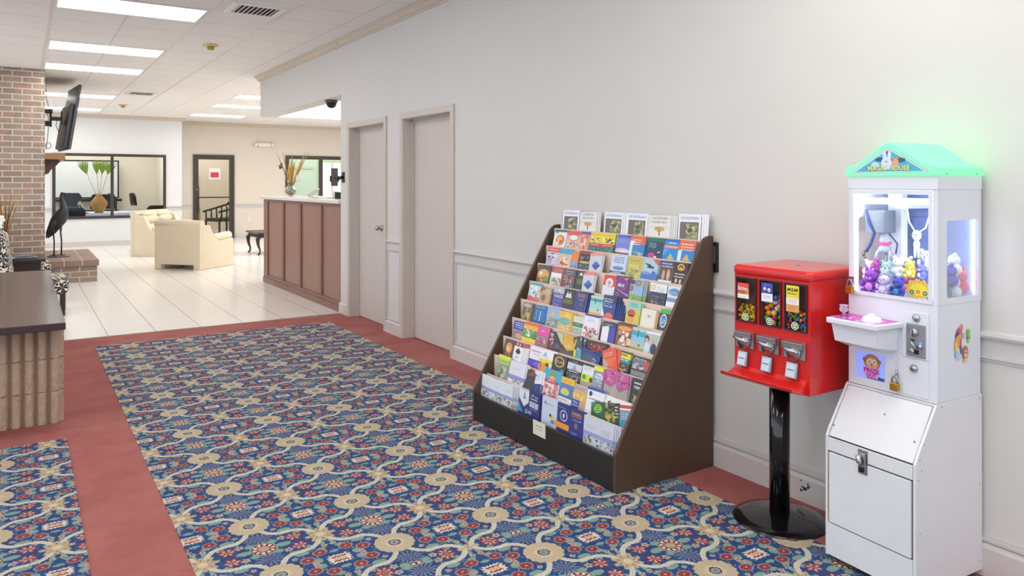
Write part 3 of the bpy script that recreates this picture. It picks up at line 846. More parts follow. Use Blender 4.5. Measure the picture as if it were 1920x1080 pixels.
# the panel runs from the near end (x .62) to the far end (x .50) and leans outward at the top
def tvp(f, h, d):          # f along 0..1, h height 0..1, d thickness out of the screen side
    x = -.10 * f + .15 * h; y = 1.08 * f
    return (x + d * .98, y, h * 1.02 - d * .16)
def tvslab(m, f0, f1, h0, h1, d0, d1):
    q = [tvp(f, h, d) for d in (d0, d1) for f, h in ((f0, h0), (f1, h0), (f1, h1), (f0, h1))]
    m.add(q, [(0, 1, 2, 3), (7, 6, 5, 4), (0, 4, 5, 1), (1, 5, 6, 2), (2, 6, 7, 3), (3, 7, 4, 0)], False); return m
obj('tv_panel', tvslab(MB(), 0, 1, 0, 1, -.03, .012), TVB, t, bevel=.008)
obj('tv_back_bulge', tvslab(MB(), .10, .90, .02, .70, -.085, -.028), TVB, t, bevel=.012)
obj('screen', tvslab(MB(), .02, .98, .02, .98, .0125, .015), BLACK, t)
t = thing('television_mount', 'black jointed wall mount between the brick chimney and television', 'bracket', (.27, 13.9, 2.55))
obj('wall_plate', MB().box((0, -.22, -.17), (.02, .22, .15)), BLACK, t, bevel=.003)
obj('upper_block', MB().box((.0, -.05, .05), (.13, .05, .12)), BLACK, t, bevel=.006)
obj('lower_block', MB().box((.0, -.05, -.15), (.11, .05, -.07)), BLACK, t, bevel=.006)
obj('swing_arm', MB().box((.09, -.03, -.16), (.12, .03, .12)).box((.10, -.035, -.06), (.262, .035, .0)), BLACK, t, bevel=.005)
obj('tilt_head', MB().box((.245, -.12, -.12), (.262, .12, .09)), BLACK, t, bevel=.005)
m = MB()
cab = [[(.30, 13.3, 2.92), (.30, 13.35, 2.8), (.35, 13.5, 2.62), (.36, 13.6, 2.5)], [(.30, 13.3, 2.62), (.33, 13.35, 2.5), (.33, 13.35, 2.3), (.31, 13.3, 2.1), (.30, 13.2, 2.0)], [(.46, 13.75, 2.5), (.44, 13.7, 2.4), (.48, 13.72, 2.3)],
       [(.325 + .035 * math.cos(a), 13.2, 2.06 + .045 * math.sin(a)) for a in [k * .52 for k in range(13)]]]
for p in cab: m.tube(p, .005, 6)
tag(obj('television_cable', m, BLACK), 'thin black cables hanging on the brick beside the television', 'cable')

# ================================================================== CRANE STATUE
STAT = mat('aged_metal', '4b4f54', .36, .6, var=.2, scale=25)
t = thing('crane_statue', 'dark metal wading bird statue standing on the brick hearth', 'statue', (.48, 13.72, .336), math.radians(-35))
# local: x = forward
obj('base_plate', MB().lathe((0, 0, 0), [(.16, 0), (.155, .012), (.14, .018), (.0, .02)], 24), STAT, t)
m = MB()
m.tube([(-.17, 0, .33), (-.13, 0, .40), (-.06, 0, .50), (.01, 0, .60), (.06, 0, .68), (.085, 0, .75), (.07, 0, .83), (.045, 0, .90), (.04, 0, .96), (.055, 0, .995), (.085, 0, .995)], [.008, .05, .092, .108, .088, .055, .036, .027, .024, .028, .018], 18)
m.tube([(.08, 0, .995), (.12, 0, .975), (.155, 0, .945)], [.016, .009, .002], 10)
obj('bird_body', m, STAT, t)
for s_ in (-1, 1):
    m = MB().tube([(-.19, s_ * .02, .29), (-.13, s_ * .06, .38), (-.05, s_ * .088, .50), (.03, s_ * .07, .62)], [.006, .035, .05, .02], 10)
    obj('wing', m, STAT, t)
    x = .03 * s_
    m = MB().tube([(-.02 + x, s_ * .04, .50), (-.03 + x, s_ * .045, .38), (-.015 + x, s_ * .045, .24), (-.02 + x, s_ * .045, .02)], [.022, .012, .011, .010], 8)
    for a in (-.5, 0, .5, math.pi): m.tube([(-.02 + x, s_ * .045, .028), (-.02 + x + .07 * math.cos(a), s_ * .045 + .07 * math.sin(a), .022)], [.009, .004], 6)
    obj('leg', m, STAT, t)

# ================================================================== LOW BLOCK WALL with the dark slab (foreground left)
def block_material():
    m, t, b = new_mat('split_face_block')
    co = t.coord(); n = t.noise(co, 26, 5, .65); n2 = t.noise(co, 130, 3)
    t.put(t.mix(n2 * .5, t.mix(n, srgb('c3a88f'), srgb('dcc4ac')), srgb('a3866f')), b.inputs['Base Color'])
    b.inputs['Roughness'].default_value = .9
    t.l.new(t.bump(n + n2 * .3, .9, .02), b.inputs['Normal'])
    return m
BLOCK = block_material()
t = thing('block_wall', 'low ribbed tan concrete block wall topped by a dark slab, foreground left', 'low wall', (.197, 5.42, 0))
obj('block_core', MB().box((-1.9, .02, 0), (-.004, 3.0, .605)), mat('dark_groove_core', '8f7866', .95, var=.12, scale=50), t)  # core coloured darker than the ribs so the grooves stand out
rr = random.Random(11)
def rib(x0, x1, y, z0, z1, side=False):
    """rough split faced rib: a grid of displaced points"""
    nx, nz = 5, 9; vs = []; fs = []
    for j in range(nz + 1):
        for i in range(nx + 1):
            f = i / nx; bul = .020 * math.sin(f * math.pi) ** .14 if 0 < i < nx else 0
            d = -(bul + (rr.uniform(0, .009) if 0 < i < nx else 0))
            px_ = x0 + (x1 - x0) * f + (rr.uniform(-.002, .002) if 0 < i < nx else 0)
            z = z0 + (z1 - z0) * j / nz
            vs.append((px_, y + d, z) if not side else (y - d, px_, z))
    for j in range(nz):
        for i in range(nx):
            a = j * (nx + 1) + i; fs.append((a, a + 1, a + nx + 2, a + nx + 1))
    return vs, fs
for r_ in range(3):
    m = MB(); z0 = .003 + r_ * .2015; z1 = z0 + .198
    for k in range(28):
        a = -.056 - k * .067 + .0; v_, f_ = rib(a + .004, a + .053, .02, z0, z1); m.add(v_, f_, True)
    for k in range(44):
        a = .03 + k * .067; v_, f_ = rib(a, a + .052, -.004, z0, z1, True); m.add(v_, f_, True)
    obj('block_course', m, BLOCK, t)
obj('cap_slab', MB().box((-1.9, -.185, .606), (.022, 3.09, .650)), SLABWOOD, t, bevel=.006)

# ================================================================== SEATING CORNER behind the slab
def leaf_fabric():
    m, t, b = new_mat('leaf_print_fabric')
    co = t.coord(); x, y, z = t.sep(co)
    n = t.noise(co, 5, 1)
    vo = t.node('ShaderNodeTexVoronoi'); vo.feature = 'F1'; vo.inputs['Scale'].default_value = 13
    t.l.new(co, vo.inputs['Vector'])
    vp = vo.outputs['Position']
    d = t.node('ShaderNodeVectorMath', operation='SUBTRACT')
    mp = t.node('ShaderNodeVectorMath', operation='SCALE'); t.l.new(co, mp.inputs[0]); mp.inputs['Scale'].default_value = 1
    t.l.new(mp.outputs[0], d.inputs[0]); t.l.new(vp, d.inputs[1])
    dx, dy, dz = t.sep(d.outputs[0]); cr, cg, cb = t.sep(vo.outputs['Color'])
    ang = dz.atan2(dx + dy) + cr * 6.28
    r = (dx * dx + dy * dy + dz * dz).sqrt()
    lf = (ang * 2.0).cos().abs() * .085
    dark = (lf - r).gt(0.002) * r.gt(.006)
    vein = (ang * 2.0).cos().abs().gt(.985)
    t.put(t.mix(dark * (1.0 - vein * .3), srgb('eee6da'), srgb('1d1a1b')), b.inputs['Base Color'])
    b.inputs['Roughness'].default_value = .9
    return m
LEAF = leaf_fabric()
def slipper(label, loc, rz=0):
    t = thing('slipper_chair', label, 'chair', loc, rz, group='armless leaf print chairs')
    obj('seat', MB().box((-.62, -.31, .235), (0, .31, .425)), LEAF, t, bevel=.07, seg=5)
    m = MB(); m.prism([(-.70, .25), (-.52, .25), (-.60, .93), (-.70, .97), (-.80, .93)], 'y', -.30, .30)
    obj('backrest', m, LEAF, t, bevel=.05, seg=4)
    for x, y in ((-.06, -.25), (-.06, .25), (-.62, -.25), (-.62, .25)):
        obj('leg', MB().prism([(x - .026, y - .026), (x + .026, y - .026), (x + .026, y + .026), (x - .026, y + .026)], 'z', 0, .245), ESPRESSO, t, bevel=.003)
    return t
slipper('black and white leaf print armless chair, nearest behind the dark slab', (.45, 10.05, 0), -.05)
slipper('second leaf print armless chair, beyond the small dark side table', (.33, 12.15, 0), 0)
t = thing('side_table', 'small dark wooden side table between the two leaf print chairs', 'table', (-.12, 11.1, 0))
obj('table_top', MB().box((-.36, -.36, .535), (.36, .36, .57)), ESPRESSO, t, bevel=.006)
obj('apron', MB().box((-.31, -.31, .42), (.31, .31, .535)), ESPRESSO, t)
for x in (-.29, .29):
    for y in (-.29, .29): obj('leg', MB().box((x - .03, y - .03, 0), (x + .03, y + .03, .42)), ESPRESSO, t)
for k, (c_, lb) in enumerate((('4a5566', 'slate blue magazine at the bottom of the pile on the side table'), ('c9ccd0', 'pale magazine in the middle of the pile on the side table'), ('6a7686', 'grey blue magazine on top of the pile on the side table'))):
    o = obj('magazine', MB().box((-.14, -.11, 0), (.14, .11, .012)), mat('magazine_' + c_, c_, .35), loc=(-.02 + k * .01, 10.93, .5705 + k * .0125), rotz=.3 + .12 * k)
    tag(o, lb, 'magazine', 'magazines on the side table')
t = thing('dried_grass_vase', 'glass vase of tall dried grass stalks on the side table', 'vase', (-.19, 11.22, .5705))
obj('vase_body', MB().lathe((0, 0, 0), [(.05, 0), (.055, .02), (.05, .12), (.046, .12), (.05, .022), (0, .012)], 20), VG, t)
rr = random.Random(21); gm = [mat('grass_gold', 'c98f2c', .7, var=.2), mat('grass_brown', '7a4e33', .8, var=.2), mat('grass_pale', 'b9a272', .8, var=.2), mat('grass_dark', '5a3a30', .8, var=.2)]
for i in range(34):
    a = rr.gauss(-.08, .12); b_ = rr.uniform(-.14, .14); h = rr.uniform(.45, .86) if i < 28 else rr.uniform(.8, .98); p = R_ * a; q = Vector((.55, .83, 0)) * b_
    m = MB().tube([tuple((p + q) * .15 + Vector((0, 0, .02))), tuple((p + q) * .30 + Vector((0, 0, h * .45))), tuple((p + q) * .7 + Vector((0, 0, h * .8))), tuple((p + q) * 1.0 + Vector((0, 0, h)))], [.004, .0045, .004, .0015], 6)
    obj('grass_stalk', m, gm[i % 4], t)
for a, h in ((.20, .62), (.17, .70), (.32, .48)):
    m = MB().tube([(0, 0, .02), tuple(R_ * a * .3 + Vector((0, 0, h * .6))), tuple(R_ * a * .7 + Vector((0, 0, h))), tuple(R_ * a * 1.05 + Vector((0, 0, h * .93)))], [.004, .004, .009, .002], 6)
    obj('grass_stalk', m, gm[2], t)
t = thing('white_flowers', 'white artificial flowers with green leaves cut by the left edge', 'flowers', (-.54, 11.0, .5705))
obj('flower_pot', MB().lathe((0, 0, 0), [(.07, 0), (.09, .14), (.085, .14), (.06, .01), (0, .01)], 18), mat('pot_dark', '3a3230', .5), t)
PET = mat('white_petal', 'f4f2ec'); LG = mat('leaf_green', '4f6a45', .6, var=.2)
rr = random.Random(4)
for i in range(12):
    c = Vector((rr.uniform(-.05, .33), rr.uniform(-.16, .16), rr.uniform(.18, .55)))
    m = MB()
    for k in range(6):
        a = k * 1.047 + i; d = Vector((math.cos(a), math.sin(a) * .6, math.sin(a))) * .035
        m.ball(c + d, (.03, .026, .022), 8, 5)
    obj('blossom', m, PET, t)
    obj('stem', MB().tube([(0, 0, .05), tuple(c * .5 + Vector((0, 0, .1))), tuple(c)], .004, 6), LG, t)
for i in range(14):
    c = Vector((rr.uniform(-.05, .36), rr.uniform(-.15, .15), rr.uniform(.10, .45)))
    m = MB(); m.ball(c, (.05, .02, .012), 8, 5, Matrix.Rotation(rr.uniform(-1.5, 1.5), 3, 'Y') @ Matrix.Rotation(rr.uniform(0, 3), 3, 'Z'))
    obj('leaf', m, LG, t)

# ================================================================== ROOM BEHIND THE WIDE WINDOW
t = thing('meeting_table', 'long white topped table standing behind the wide window', 'table', (1.3, 22.0, 0))
obj('table_top', MB().box((-1.6, -.75, .70), (1.75, .75, .745)), mat('white_table', 'dfe6f0', .4), t, bevel=.006)
obj('table_skirt', MB().box((-1.58, -.74, .02), (1.73, .73, .70)), MATS['white_table'], t)
t = thing('projector_screen', 'white projection screen in a dark frame behind the window', 'screen', (1.3, 24.1, 1.1), 0)
obj('screen_surface', MB().box((-1.3, 0, .0), (.99, .02, 1.02)), mat('screen_white', 'eeece6', .7), t)
obj('screen_frame', MB().frame((0, -.012, 0), (1, 0, 0), (0, 0, 1), (0, 1, 0), -1.33, 1.02, -.03, 1.05, .035, .03).box((-.34, -.03, 1.05), (-.30, .02, 1.09)), BLACK, t)
for x in (-1.2, .95): obj('screen_leg', MB().box((x - .02, 0, -1.1), (x + .02, .03, 0)).box((x - .03, -.25, -1.1), (x + .03, .25, -1.07)), BLACK, t)
obj('cross_bar', MB().box((-1.33, -.02, -.12), (1.10, .01, -.05)).box((-1.33, -.02, -.42), (1.0, .01, -.36)), BLACK, t)
def office(label, loc, rz, cz=.62, hi=.40, wd=.5):
    t = thing('office_chair', label, 'chair', loc, rz, group='black office chairs behind the window')
    obj('seat', MB().box((-.25, -.25, .42), (.25, .25, .50)), BLACK, t, bevel=.035, seg=3)
    m = MB().prism([(-wd / 2, 0), (wd / 2, 0), (wd / 2, hi * .75), (wd / 2 - .06, hi), (-wd / 2 + .06, hi), (-wd / 2, hi * .75)], 'x', -.03, .03)
    m.v = [(x - .27 - (z) * .15, y, z + cz) for x, y, z in m.v]
    obj('backrest', m, BLACK, t, bevel=.02, seg=3)
    obj('column', MB().tube([(0, 0, .06), (0, 0, .43)], .03, 10), CHROME, t)
    m = MB()
    for k in range(5):
        a = k * 1.2566; m.tube([(0, 0, .08), (.24 * math.cos(a), .24 * math.sin(a), .06)], [.025, .015], 6); m.ball((.24 * math.cos(a), .24 * math.sin(a), .03), .03, 8, 6)
    obj('star_base', m, BLACK, t)
    for s_ in (-1, 1): obj('armrest', MB().tube([(.12, s_ * .27, .46), (.12, s_ * .29, .64), (-.16, s_ * .29, .66), (-.24, s_ * .26, .60)], .017, 8), BLACK, t)
office('tall backed black office chair left of the clay vase behind the window', (1.12, 23.2, 0), math.radians(80), .82, .42, .52)
office('wide dark chair directly behind the clay vase at the white table', (1.80, 23.2, 0), math.radians(95), .80, .40, .62)
office('low black chair beside the statue head seen through the window', (.99, 20.86, 0), math.radians(88), .64, .28, .58)
office('black chair at the near right end of the white table', (2.82, 20.88, 0), math.radians(100), .64, .30, .56)
office('dark chair with its back turned, left of two stacked behind the table', (2.36, 23.45, 0), math.radians(10), .86, .36, .44)
office('rightmost upright dark chair far behind the white table', (2.93, 23.75, 0), math.radians(10), .86, .36, .44)
t = thing('clay_vase', 'tall clay coloured vase with bright green palm leaves behind the window', 'vase', (1.62, 21.5, .745))
obj('vase_body', MB().lathe((0, 0, 0), [(.09, 0), (.12, .06), (.20, .22), (.19, .28), (.10, .40), (.07, .44), (.075, .47), (.06, .47), (.05, .43), (.0, .42)], 24), mat('clay', 'c08a4c', .5, var=.15, scale=8), t)
PALM = mat('palm_green', 'b6cf4c', .6, var=.2, scale=10)
for dx, dy, h, sp in ((-.35, .0, 1.22, .9), (-.05, .1, 1.24, .7), (.25, -.05, 1.2, 1.1), (.10, .12, 1.18, .8)):
    m = MB().tube([(0, 0, .3), (dx * .5, dy * .5, .75), (dx * .75, dy, .98)], .008, 6); 
    obj('palm_stem', m, mat('palm_stem', 'cfc59a', .7), t)
    m = MB(); c = Vector((dx * .75, dy, .96))
    for k in range(13):
        a = (k - 6) / 6 * .42 * sp + dx * .9
        d = Vector((math.sin(a), .25 * math.sin(k * 2.1), math.cos(a))) * (.42 - .06 * abs(k - 6) / 6)
        s_ = Vector((math.cos(a), 0, -math.sin(a))) * .016
        m.add([c, c + d * .5 + s_, c + d, c + d * .5 - s_, c + d * .5 + Vector((0, .012, 0))], [(0, 1, 4), (1, 2, 4), (2, 3, 4), (3, 0, 4)])
    obj('palm_leaf', m, PALM, t)
t = thing('table_centrepiece', 'small cream twig ornament on a dark tray on the white table', 'ornament', (1.22, 21.4, .745))
obj('tray', MB().lathe((0, 0, 0), [(.16, 0), (.18, .015), (0, .015)], 20), BLACK, t)
m = MB(); rr = random.Random(2)
for k in range(9): m.ball((-.06 + k * .016 + rr.uniform(-.01, .01), rr.uniform(-.02, .02), .03 + .25 - abs(k - 2) * .032), .022, 8, 5)
m.tube([(0, 0, .015), (-.03, 0, .15), (-.05, 0, .26)], .008, 6); obj('twig', m, mat('cream_twig', 'e7d6b8', .6), t)
# room behind the glass door
t = thing('slatted_armchair', 'dark wooden armchair with slatted sides seen through the glass door', 'chair', (4.75, 22.1, 0), math.radians(200)); t.scale = (1.25, 1.25, 1.12)
obj('seat', MB().box((-.28, -.28, .38), (.28, .28, .46)), mat('olive_cushion', '4a4a3c', .7), t, bevel=.02)
for s_ in (-1, 1):
    obj('arm_rail', MB().tube([(.30, s_ * .31, .62), (.0, s_ * .33, .70), (-.33, s_ * .30, .80)], .026, 8), ESPRESSO, t)
    for k in range(5):
        x = .24 - k * .13; obj('slat', MB().tube([(x, s_ * .29, .40), (x - .01, s_ * .32, .66 + k * .02)], .016, 6), ESPRESSO, t)
for x in (-.26, .26):
    for y in (-.27, .27): obj('leg', MB().tube([(x, y, 0), (x, y, .40)], [.018, .026], 8), ESPRESSO, t)
m = MB().tube([(-.33, -.30, .80), (-.40, -.15, .90), (-.42, 0, .93), (-.40, .15, .90), (-.33, .30, .80)], .05, 10); obj('top_rail', m, ESPRESSO, t)
for k in range(6): obj('slat', MB().tube([(-.28, -.22 + k * .088, .42), (-.38, -.24 + k * .096, .86)], .014, 6), ESPRESSO, t)
t = thing('white_cabinet', 'pale tall cabinet at the left inside the glass door', 'cabinet', (4.15, 23.4, 0))
obj('cabinet_body', MB().box((-.20, -.2, .8), (.20, .2, 1.75)), mat('cabinet_white', 'e6e2da', .5), t, bevel=.01)
obj('cabinet_base', MB().box((-.20, -.2, 0), (.20, .2, .8)), mat('cabinet_tan', 'c3a074', .5), t, bevel=.01)
obj('handle', MB().box((.14, -.225, 1.0), (.16, -.2, 1.4)), BRONZE, t)
# dark screen on the office desk behind the reception counter

# ================================================================== BROCHURE RACK
RX0, RY0, RY1 = 2.372, 2.69, 4.04
t = thing('brochure_rack', 'tall slanted dark brown wooden brochure rack against the right wall', 'rack', (2.70, 3.365, 0))
OX, OY = 2.70, 3.365
side = [(2.375, 0), (2.362, .015), (2.362, .195), (2.372, .215), (2.955, 1.178), (2.975, 1.20), (3.0, 1.212), (3.040, 1.214), (3.040, 0)]
for y in (RY0, RY1 - .02):
    obj('side_panel', MB().prism([(a - OX, b) for a, b in side], 'y', y - OY, y + .02 - OY), DARKWOOD, t, bevel=.002)
iy0, iy1 = RY0 + .02 - OY, RY1 - .02 - OY
obj('back_panel', MB().box((3.03 - OX, iy0, 0), (3.04 - OX, iy1, 1.13)), DARKWOOD, t)
obj('front_board', MB().box((2.367 - OX, iy0, .012), (2.387 - OX, iy1, .172)), BLACKBOARD, t, bevel=.001)
obj('bottom_board', MB().box((2.387 - OX, iy0, .02), (3.03 - OX, iy1, .05)), DARKWOOD, t)
def lip(k): return (2.985 - .068 * (k - 1), 1.19 - .1125 * (k - 1)) if k < 10 else (2.387, .172)
for k in range(1, 10):
    x, z = lip(k)
    if k == 9: x += .014
    x -= OX; xn = lip(k - 1)[0] - OX if k > 1 else 3.03 - OX
    m = MB().box((x, iy0, z - (.128 if k < 9 else .1125)), (x + .009, iy1, z)); obj('shelf_lip', m, LIPWOOD, t, bevel=.001)
    obj('shelf_board', MB().box((x + .009, iy0, z - .074), (xn, iy1, z - .066)), DARKWOOD, t)
o = obj('price_tag', MB().col('dfe0cc').box((0, -.058, 0), (-.0015, .058, .079)).col('8a8c80').box((-.0016, -.035, .05), (-.0019, .035, .054)).box((-.0016, -.03, .034), (-.0019, .03, .037)), PRINTM, loc=(2.3665, 3.324, .105))
tag(o, 'small cream paper label taped on the front board of the brochure rack', 'label')
ROWS = {
 1: [
  (3.959, 3.776, 0.125, 'white SAVANNAH magazine with a live oak, far left end of the top row', 'base:f2f4fa;L .1 .93 .55 1 .02 b9c2dc;T .5 .84 .84 .13 7f93c9 SAVANNAH;R .08 0 .92 .68 6b5c58;P .3 0 .92 .62 60 8d9160,b3b27e,5c6136,c9c59a,747a48;E .55 .35 .12 .1 4b4f30', 0),
  (3.770, 3.607, 0.118, 'pale magazine with an orange tree, second from the left in the top row', 'base:e6e6e2;L .35 .95 .3 1 .03 b3b2ae;L .1 .88 .8 2 .11 a2a3a6;E .5 .36 .24 .12 dba765;E .44 .40 .12 .07 c98e4d;R .47 .05 .52 .3 6d4a35;R .05 .44 .95 .46 b9b5a9', 2),
  (3.533, 3.357, 0.125, 'white SAVANNAH magazine third from the left in the top row, greyish copies behind it', 'base:f2f4fa;L .1 .93 .55 1 .02 b9c2dc;T .5 .84 .84 .13 7f93c9 SAVANNAH;R .08 0 .92 .68 6b5c58;P .3 0 .92 .62 60 8d9160,b3b27e,5c6136,c9c59a,747a48;E .55 .35 .12 .1 4b4f30', 2),
  (3.323, 3.160, 0.125, 'white SAVANNAH magazine fourth in the top row, left of the second orange tree cover', 'base:f2f4fa;L .1 .93 .55 1 .02 b9c2dc;T .5 .84 .84 .13 7f93c9 SAVANNAH;R .08 0 .92 .68 6b5c58;P .3 0 .92 .62 60 8d9160,b3b27e,5c6136,c9c59a,747a48;E .55 .35 .12 .1 4b4f30', 1),
  (3.133, 2.969, 0.120, 'pale magazine with an orange tree near the right of the top row, pages fanned', 'base:e6e6e2;L .35 .95 .3 1 .03 b3b2ae;L .1 .88 .8 2 .11 a2a3a6;E .5 .36 .24 .12 dba765;E .44 .40 .12 .07 c98e4d;R .47 .05 .52 .3 6d4a35;R .05 .44 .95 .46 b9b5a9', 3),
  (2.907, 2.749, 0.135, 'tallest white SAVANNAH magazine at the right end of the top row', 'base:f2f4fa;L .1 .93 .55 1 .02 b9c2dc;T .5 .84 .84 .13 7f93c9 SAVANNAH;R .08 0 .92 .68 6b5c58;P .3 0 .92 .62 60 8d9160,b3b27e,5c6136,c9c59a,747a48;E .55 .35 .12 .1 4b4f30', 3),
 ],
 2: [
  (3.980, 3.851, 0.105, 'white brochure with an orange dish under a green band, left end of second row', 'base:e9edf4;B 1 .86 2f6b56;R .1 .78 .3 .86 5c8ac4;E .55 .38 .36 .32 d88432;E .5 .42 .2 .18 f0b65c;E .62 .3 .1 .08 b23a22;E .3 .15 .2 .12 e8d8c4', 0),
  (3.842, 3.706, 0.105, 'red and pink brochure with a white oval, second row beside the dish brochure', 'base:d8b9ae;B 1 .74 d9534f;E .5 .60 .36 .2 c9504e;E .5 .60 .31 .16 eef2f2;P .1 0 .95 .35 26 e8ddd2,b96a5a,6b7f7c,d9a795', 0),
  (3.700, 3.612, 0.105, 'salmon shellfish brochure with a purple corner in the second row', 'base:cf9a88;B 1 .86 5a48a8;P .05 0 .95 .82 40 d9745a,e8a088,c05a48,f2d8c8', 0),
  (3.619, 3.501, 0.105, 'yellow brochure with black figures, left one of the pair in the second row', 'base:2d6f66;B 1 .42 e8d21f;L .08 .90 .84 1 .05 c98a1a;P .05 .50 .95 .76 22 1c1c1a,f4f2e6,2b2b20,f8f6d0;B .42 .24 c8323a;L .1 .34 .8 1 .05 f4dcd0;P .05 0 .95 .2 14 4f938f,2b3c3a,6fb0a8', 0),
  (3.497, 3.373, 0.105, 'yellow brochure with black figures, right one of the pair in the second row', 'base:2d6f66;B 1 .42 e8d21f;L .08 .90 .84 1 .05 c98a1a;P .05 .50 .95 .76 22 1c1c1a,f4f2e6,2b2b20,f8f6d0;B .42 .24 c8323a;L .1 .34 .8 1 .05 f4dcd0;P .05 0 .95 .2 14 4f938f,2b3c3a,6fb0a8', 1),
  (3.357, 3.236, 0.105, 'violet blue sky brochure in the middle of the second row', 'base:6d86d8;B 1 .88 4457b8;L .15 .74 .7 2 .06 b9a4e0;E .5 .15 .5 .16 d8c0dc;E .6 .10 .3 .12 eed9e6;B .06 0 3c3a78', 1),
  (3.236, 3.120, 0.105, 'orange topped beach brochure with slanted white words, second row right of the violet one', 'base:1f84cc;B 1 .58 e2633c;L .1 .82 .7 3 .07 f8ece2;G 0 .1 .3 .75 0 .75 f2efe6;P .1 0 .95 .22 18 d2a86a,8fae5c,e8cf98;R 0 0 .2 .5 d9e6e4', 0),
  (3.096, 2.970, 0.105, 'dark teal night brochure with a pink glow, second row', 'base:17415f;B 1 .8 17695e;L .1 .70 .5 3 .05 9ac7c4;E .35 .10 .2 .14 c23a8c;P .45 0 .95 .38 14 1a2140,e8eef2,56306c,2a3358', 0),
  (2.967, 2.859, 0.105, 'bright blue brochure with an orange band, second from the right end of the second row', 'base:1b86d6;B 1 .9 1a62ae;L .2 .82 .6 1 .07 eaf6f8;B .68 .54 e8825a;L .1 .63 .8 1 .06 f8d8c6;G .3 0 .55 .3 .8 0 b8c05c;G 0 .5 .35 .5 0 .1 49a6e4', 0),
  (2.854, 2.744, 0.105, 'orange topped beach brochure at the right end of the second row', 'base:1f84cc;B 1 .55 e2633c;L .12 .82 .75 3 .08 f8ece2;G .3 0 .55 .35 .8 0 d8b060;R 0 0 .22 .5 dfe9e4', 0),
 ],
 3: [
  (3.964, 3.831, 0.105, 'red topped brochure with violet standing people, left end of third row', 'base:c9bcd4;B 1 .74 e0533c;L .1 .88 .8 1 .07 f8dcd0;P .05 0 .95 .68 34 8c7cb4,e8e0ec,6c5c94,d8c8d8', 0),
  (3.829, 3.704, 0.105, 'cyan topped brochure with a plate of food in the third row', 'base:d8bda4;B 1 .70 26a4d4;G .0 .7 .4 .82 .8 .7 4cb4a4;P .1 0 .95 .64 34 d88a5c,e8cbae,a84a34,f2e2d2', 0),
  (3.701, 3.636, 0.095, 'narrow orange brochure wedged in the third row', 'base:ee7d45;B .4 0 8a9ac4;P .1 0 .9 .35 12 5c6ca8,c8d0e4', 0),
  (3.634, 3.506, 0.105, 'dark brochure with red letters and a gold line in the third row', 'base:241b20;B .97 .84 a83230;P .05 .50 .95 .78 20 3a2230,b8a0b8,1a1a20,7a3a48;E .5 .38 .42 .07 c9b45c;B .28 0 3f4c50;P .05 0 .95 .24 14 2a3438,8a9498', 0),
  (3.506, 3.399, 0.105, 'grey brochure with a blue diamond in the third row, blue copies to its right', 'base:cfcfd8;B 1 .84 e8968e;G .2 .3 .5 .55 .9 .3 2c6cc4;G .2 .3 .55 .05 .9 .3 1c4e9c', -6),
  (3.327, 3.198, 0.105, 'pale blue brochure with arched dark lettering, middle of the third row', 'base:c4d6ee;L .15 .88 .7 3 .07 4c5c7c;E .5 .32 .36 .1 6c86ac;B .16 .04 3a4658;L .15 .1 .6 1 .06 e4e8f0', 1),
  (3.186, 3.067, 0.105, 'yellow green garden brochure in the third row', 'base:c4b84e;L .15 .82 .7 1 .05 8a7c24;L .1 .60 .7 3 .05 f0ecd0;P .05 0 .95 .44 36 8cae44,c8d08c,d88c50,5c8438,e8e8d8', 0),
  (3.066, 2.948, 0.105, 'sea brochure with a dark whale shape and a blue wave in the third row', 'base:a9cdd8;G .6 1 1 1 1 .72 d4574e;G .1 .78 .5 .74 .8 .48 2c343c;E .55 .60 .24 .06 2c3840;B .28 0 3f74c8;E .3 .28 .3 .08 6c94dc;E .8 .34 .14 .08 3c74a4', 0),
  (2.930, 2.833, 0.105, 'brown brochure with two bare feet below a navy heading, third row', 'base:5c4a46;B 1 .72 2c3a7c;L .05 .88 .9 2 .08 dfe4f4;E .32 .3 .11 .26 c9a284;E .68 .34 .12 .28 d4ac8e;B .06 0 e8ecf0', 0),
  (2.829, 2.734, 0.105, 'dark brown brochure with a gold round emblem at the right end of the third row', 'base:33211e;E .5 .78 .26 .17 d4a44c;E .5 .78 .15 .09 33211e;E .5 .74 .07 .05 e8c070;L .1 .46 .8 2 .08 e8dcd4;E .3 .12 .08 .12 e0c49c;E .6 .10 .08 .12 e0c49c', 0),
 ],
 4: [
  (3.979, 3.845, 0.105, 'brown brochure with a gold and green still life, left end of fourth row', 'base:6b5a50;B 1 .76 4a4048;E .5 .42 .44 .36 dca45c;E .7 .22 .22 .16 6c9a3c;E .3 .52 .12 .1 f4e8b8;P .05 0 .6 .3 12 8a4a30,c88a4c', 0),
  (3.832, 3.706, 0.105, 'red topped brochure with a white panel in the fourth row', 'base:c8d4c4;B 1 .68 b04844;L .25 .88 .65 2 .06 e0b8b0;R .05 .42 .85 .66 e8f0f2;P .05 0 .95 .38 30 8aa890,e4e4dc,c47860,6c8c88;R .88 0 1 .7 8a2c38', 0),
  (3.701, 3.585, 0.105, 'dark brochure with round orange pastries in the fourth row', 'base:5a4a58;L .15 .88 .7 2 .08 b8b4d8;P .05 .34 .95 .64 26 d48a3c,a85c24,e8b068;P .05 0 .95 .3 20 a89494,5c4c50,d8c8c0', 0),
  (3.573, 3.493, 0.105, 'dark brochure ruled with yellow green lines in the fourth row', 'base:2f3a34;G .3 .75 .5 .95 .7 .75 e8efe8;L .1 .52 .8 7 .022 a8b43c', 1),
  (3.490, 3.391, 0.105, 'grey brochure with a tilted blue diamond in the fourth row, blue copies fanned beside it', 'base:cfcfd8;B 1 .86 e8847c;G .12 .34 .5 .6 .9 .34 2c6cc4;G .12 .34 .55 .08 .9 .34 1c4e9c', -6),
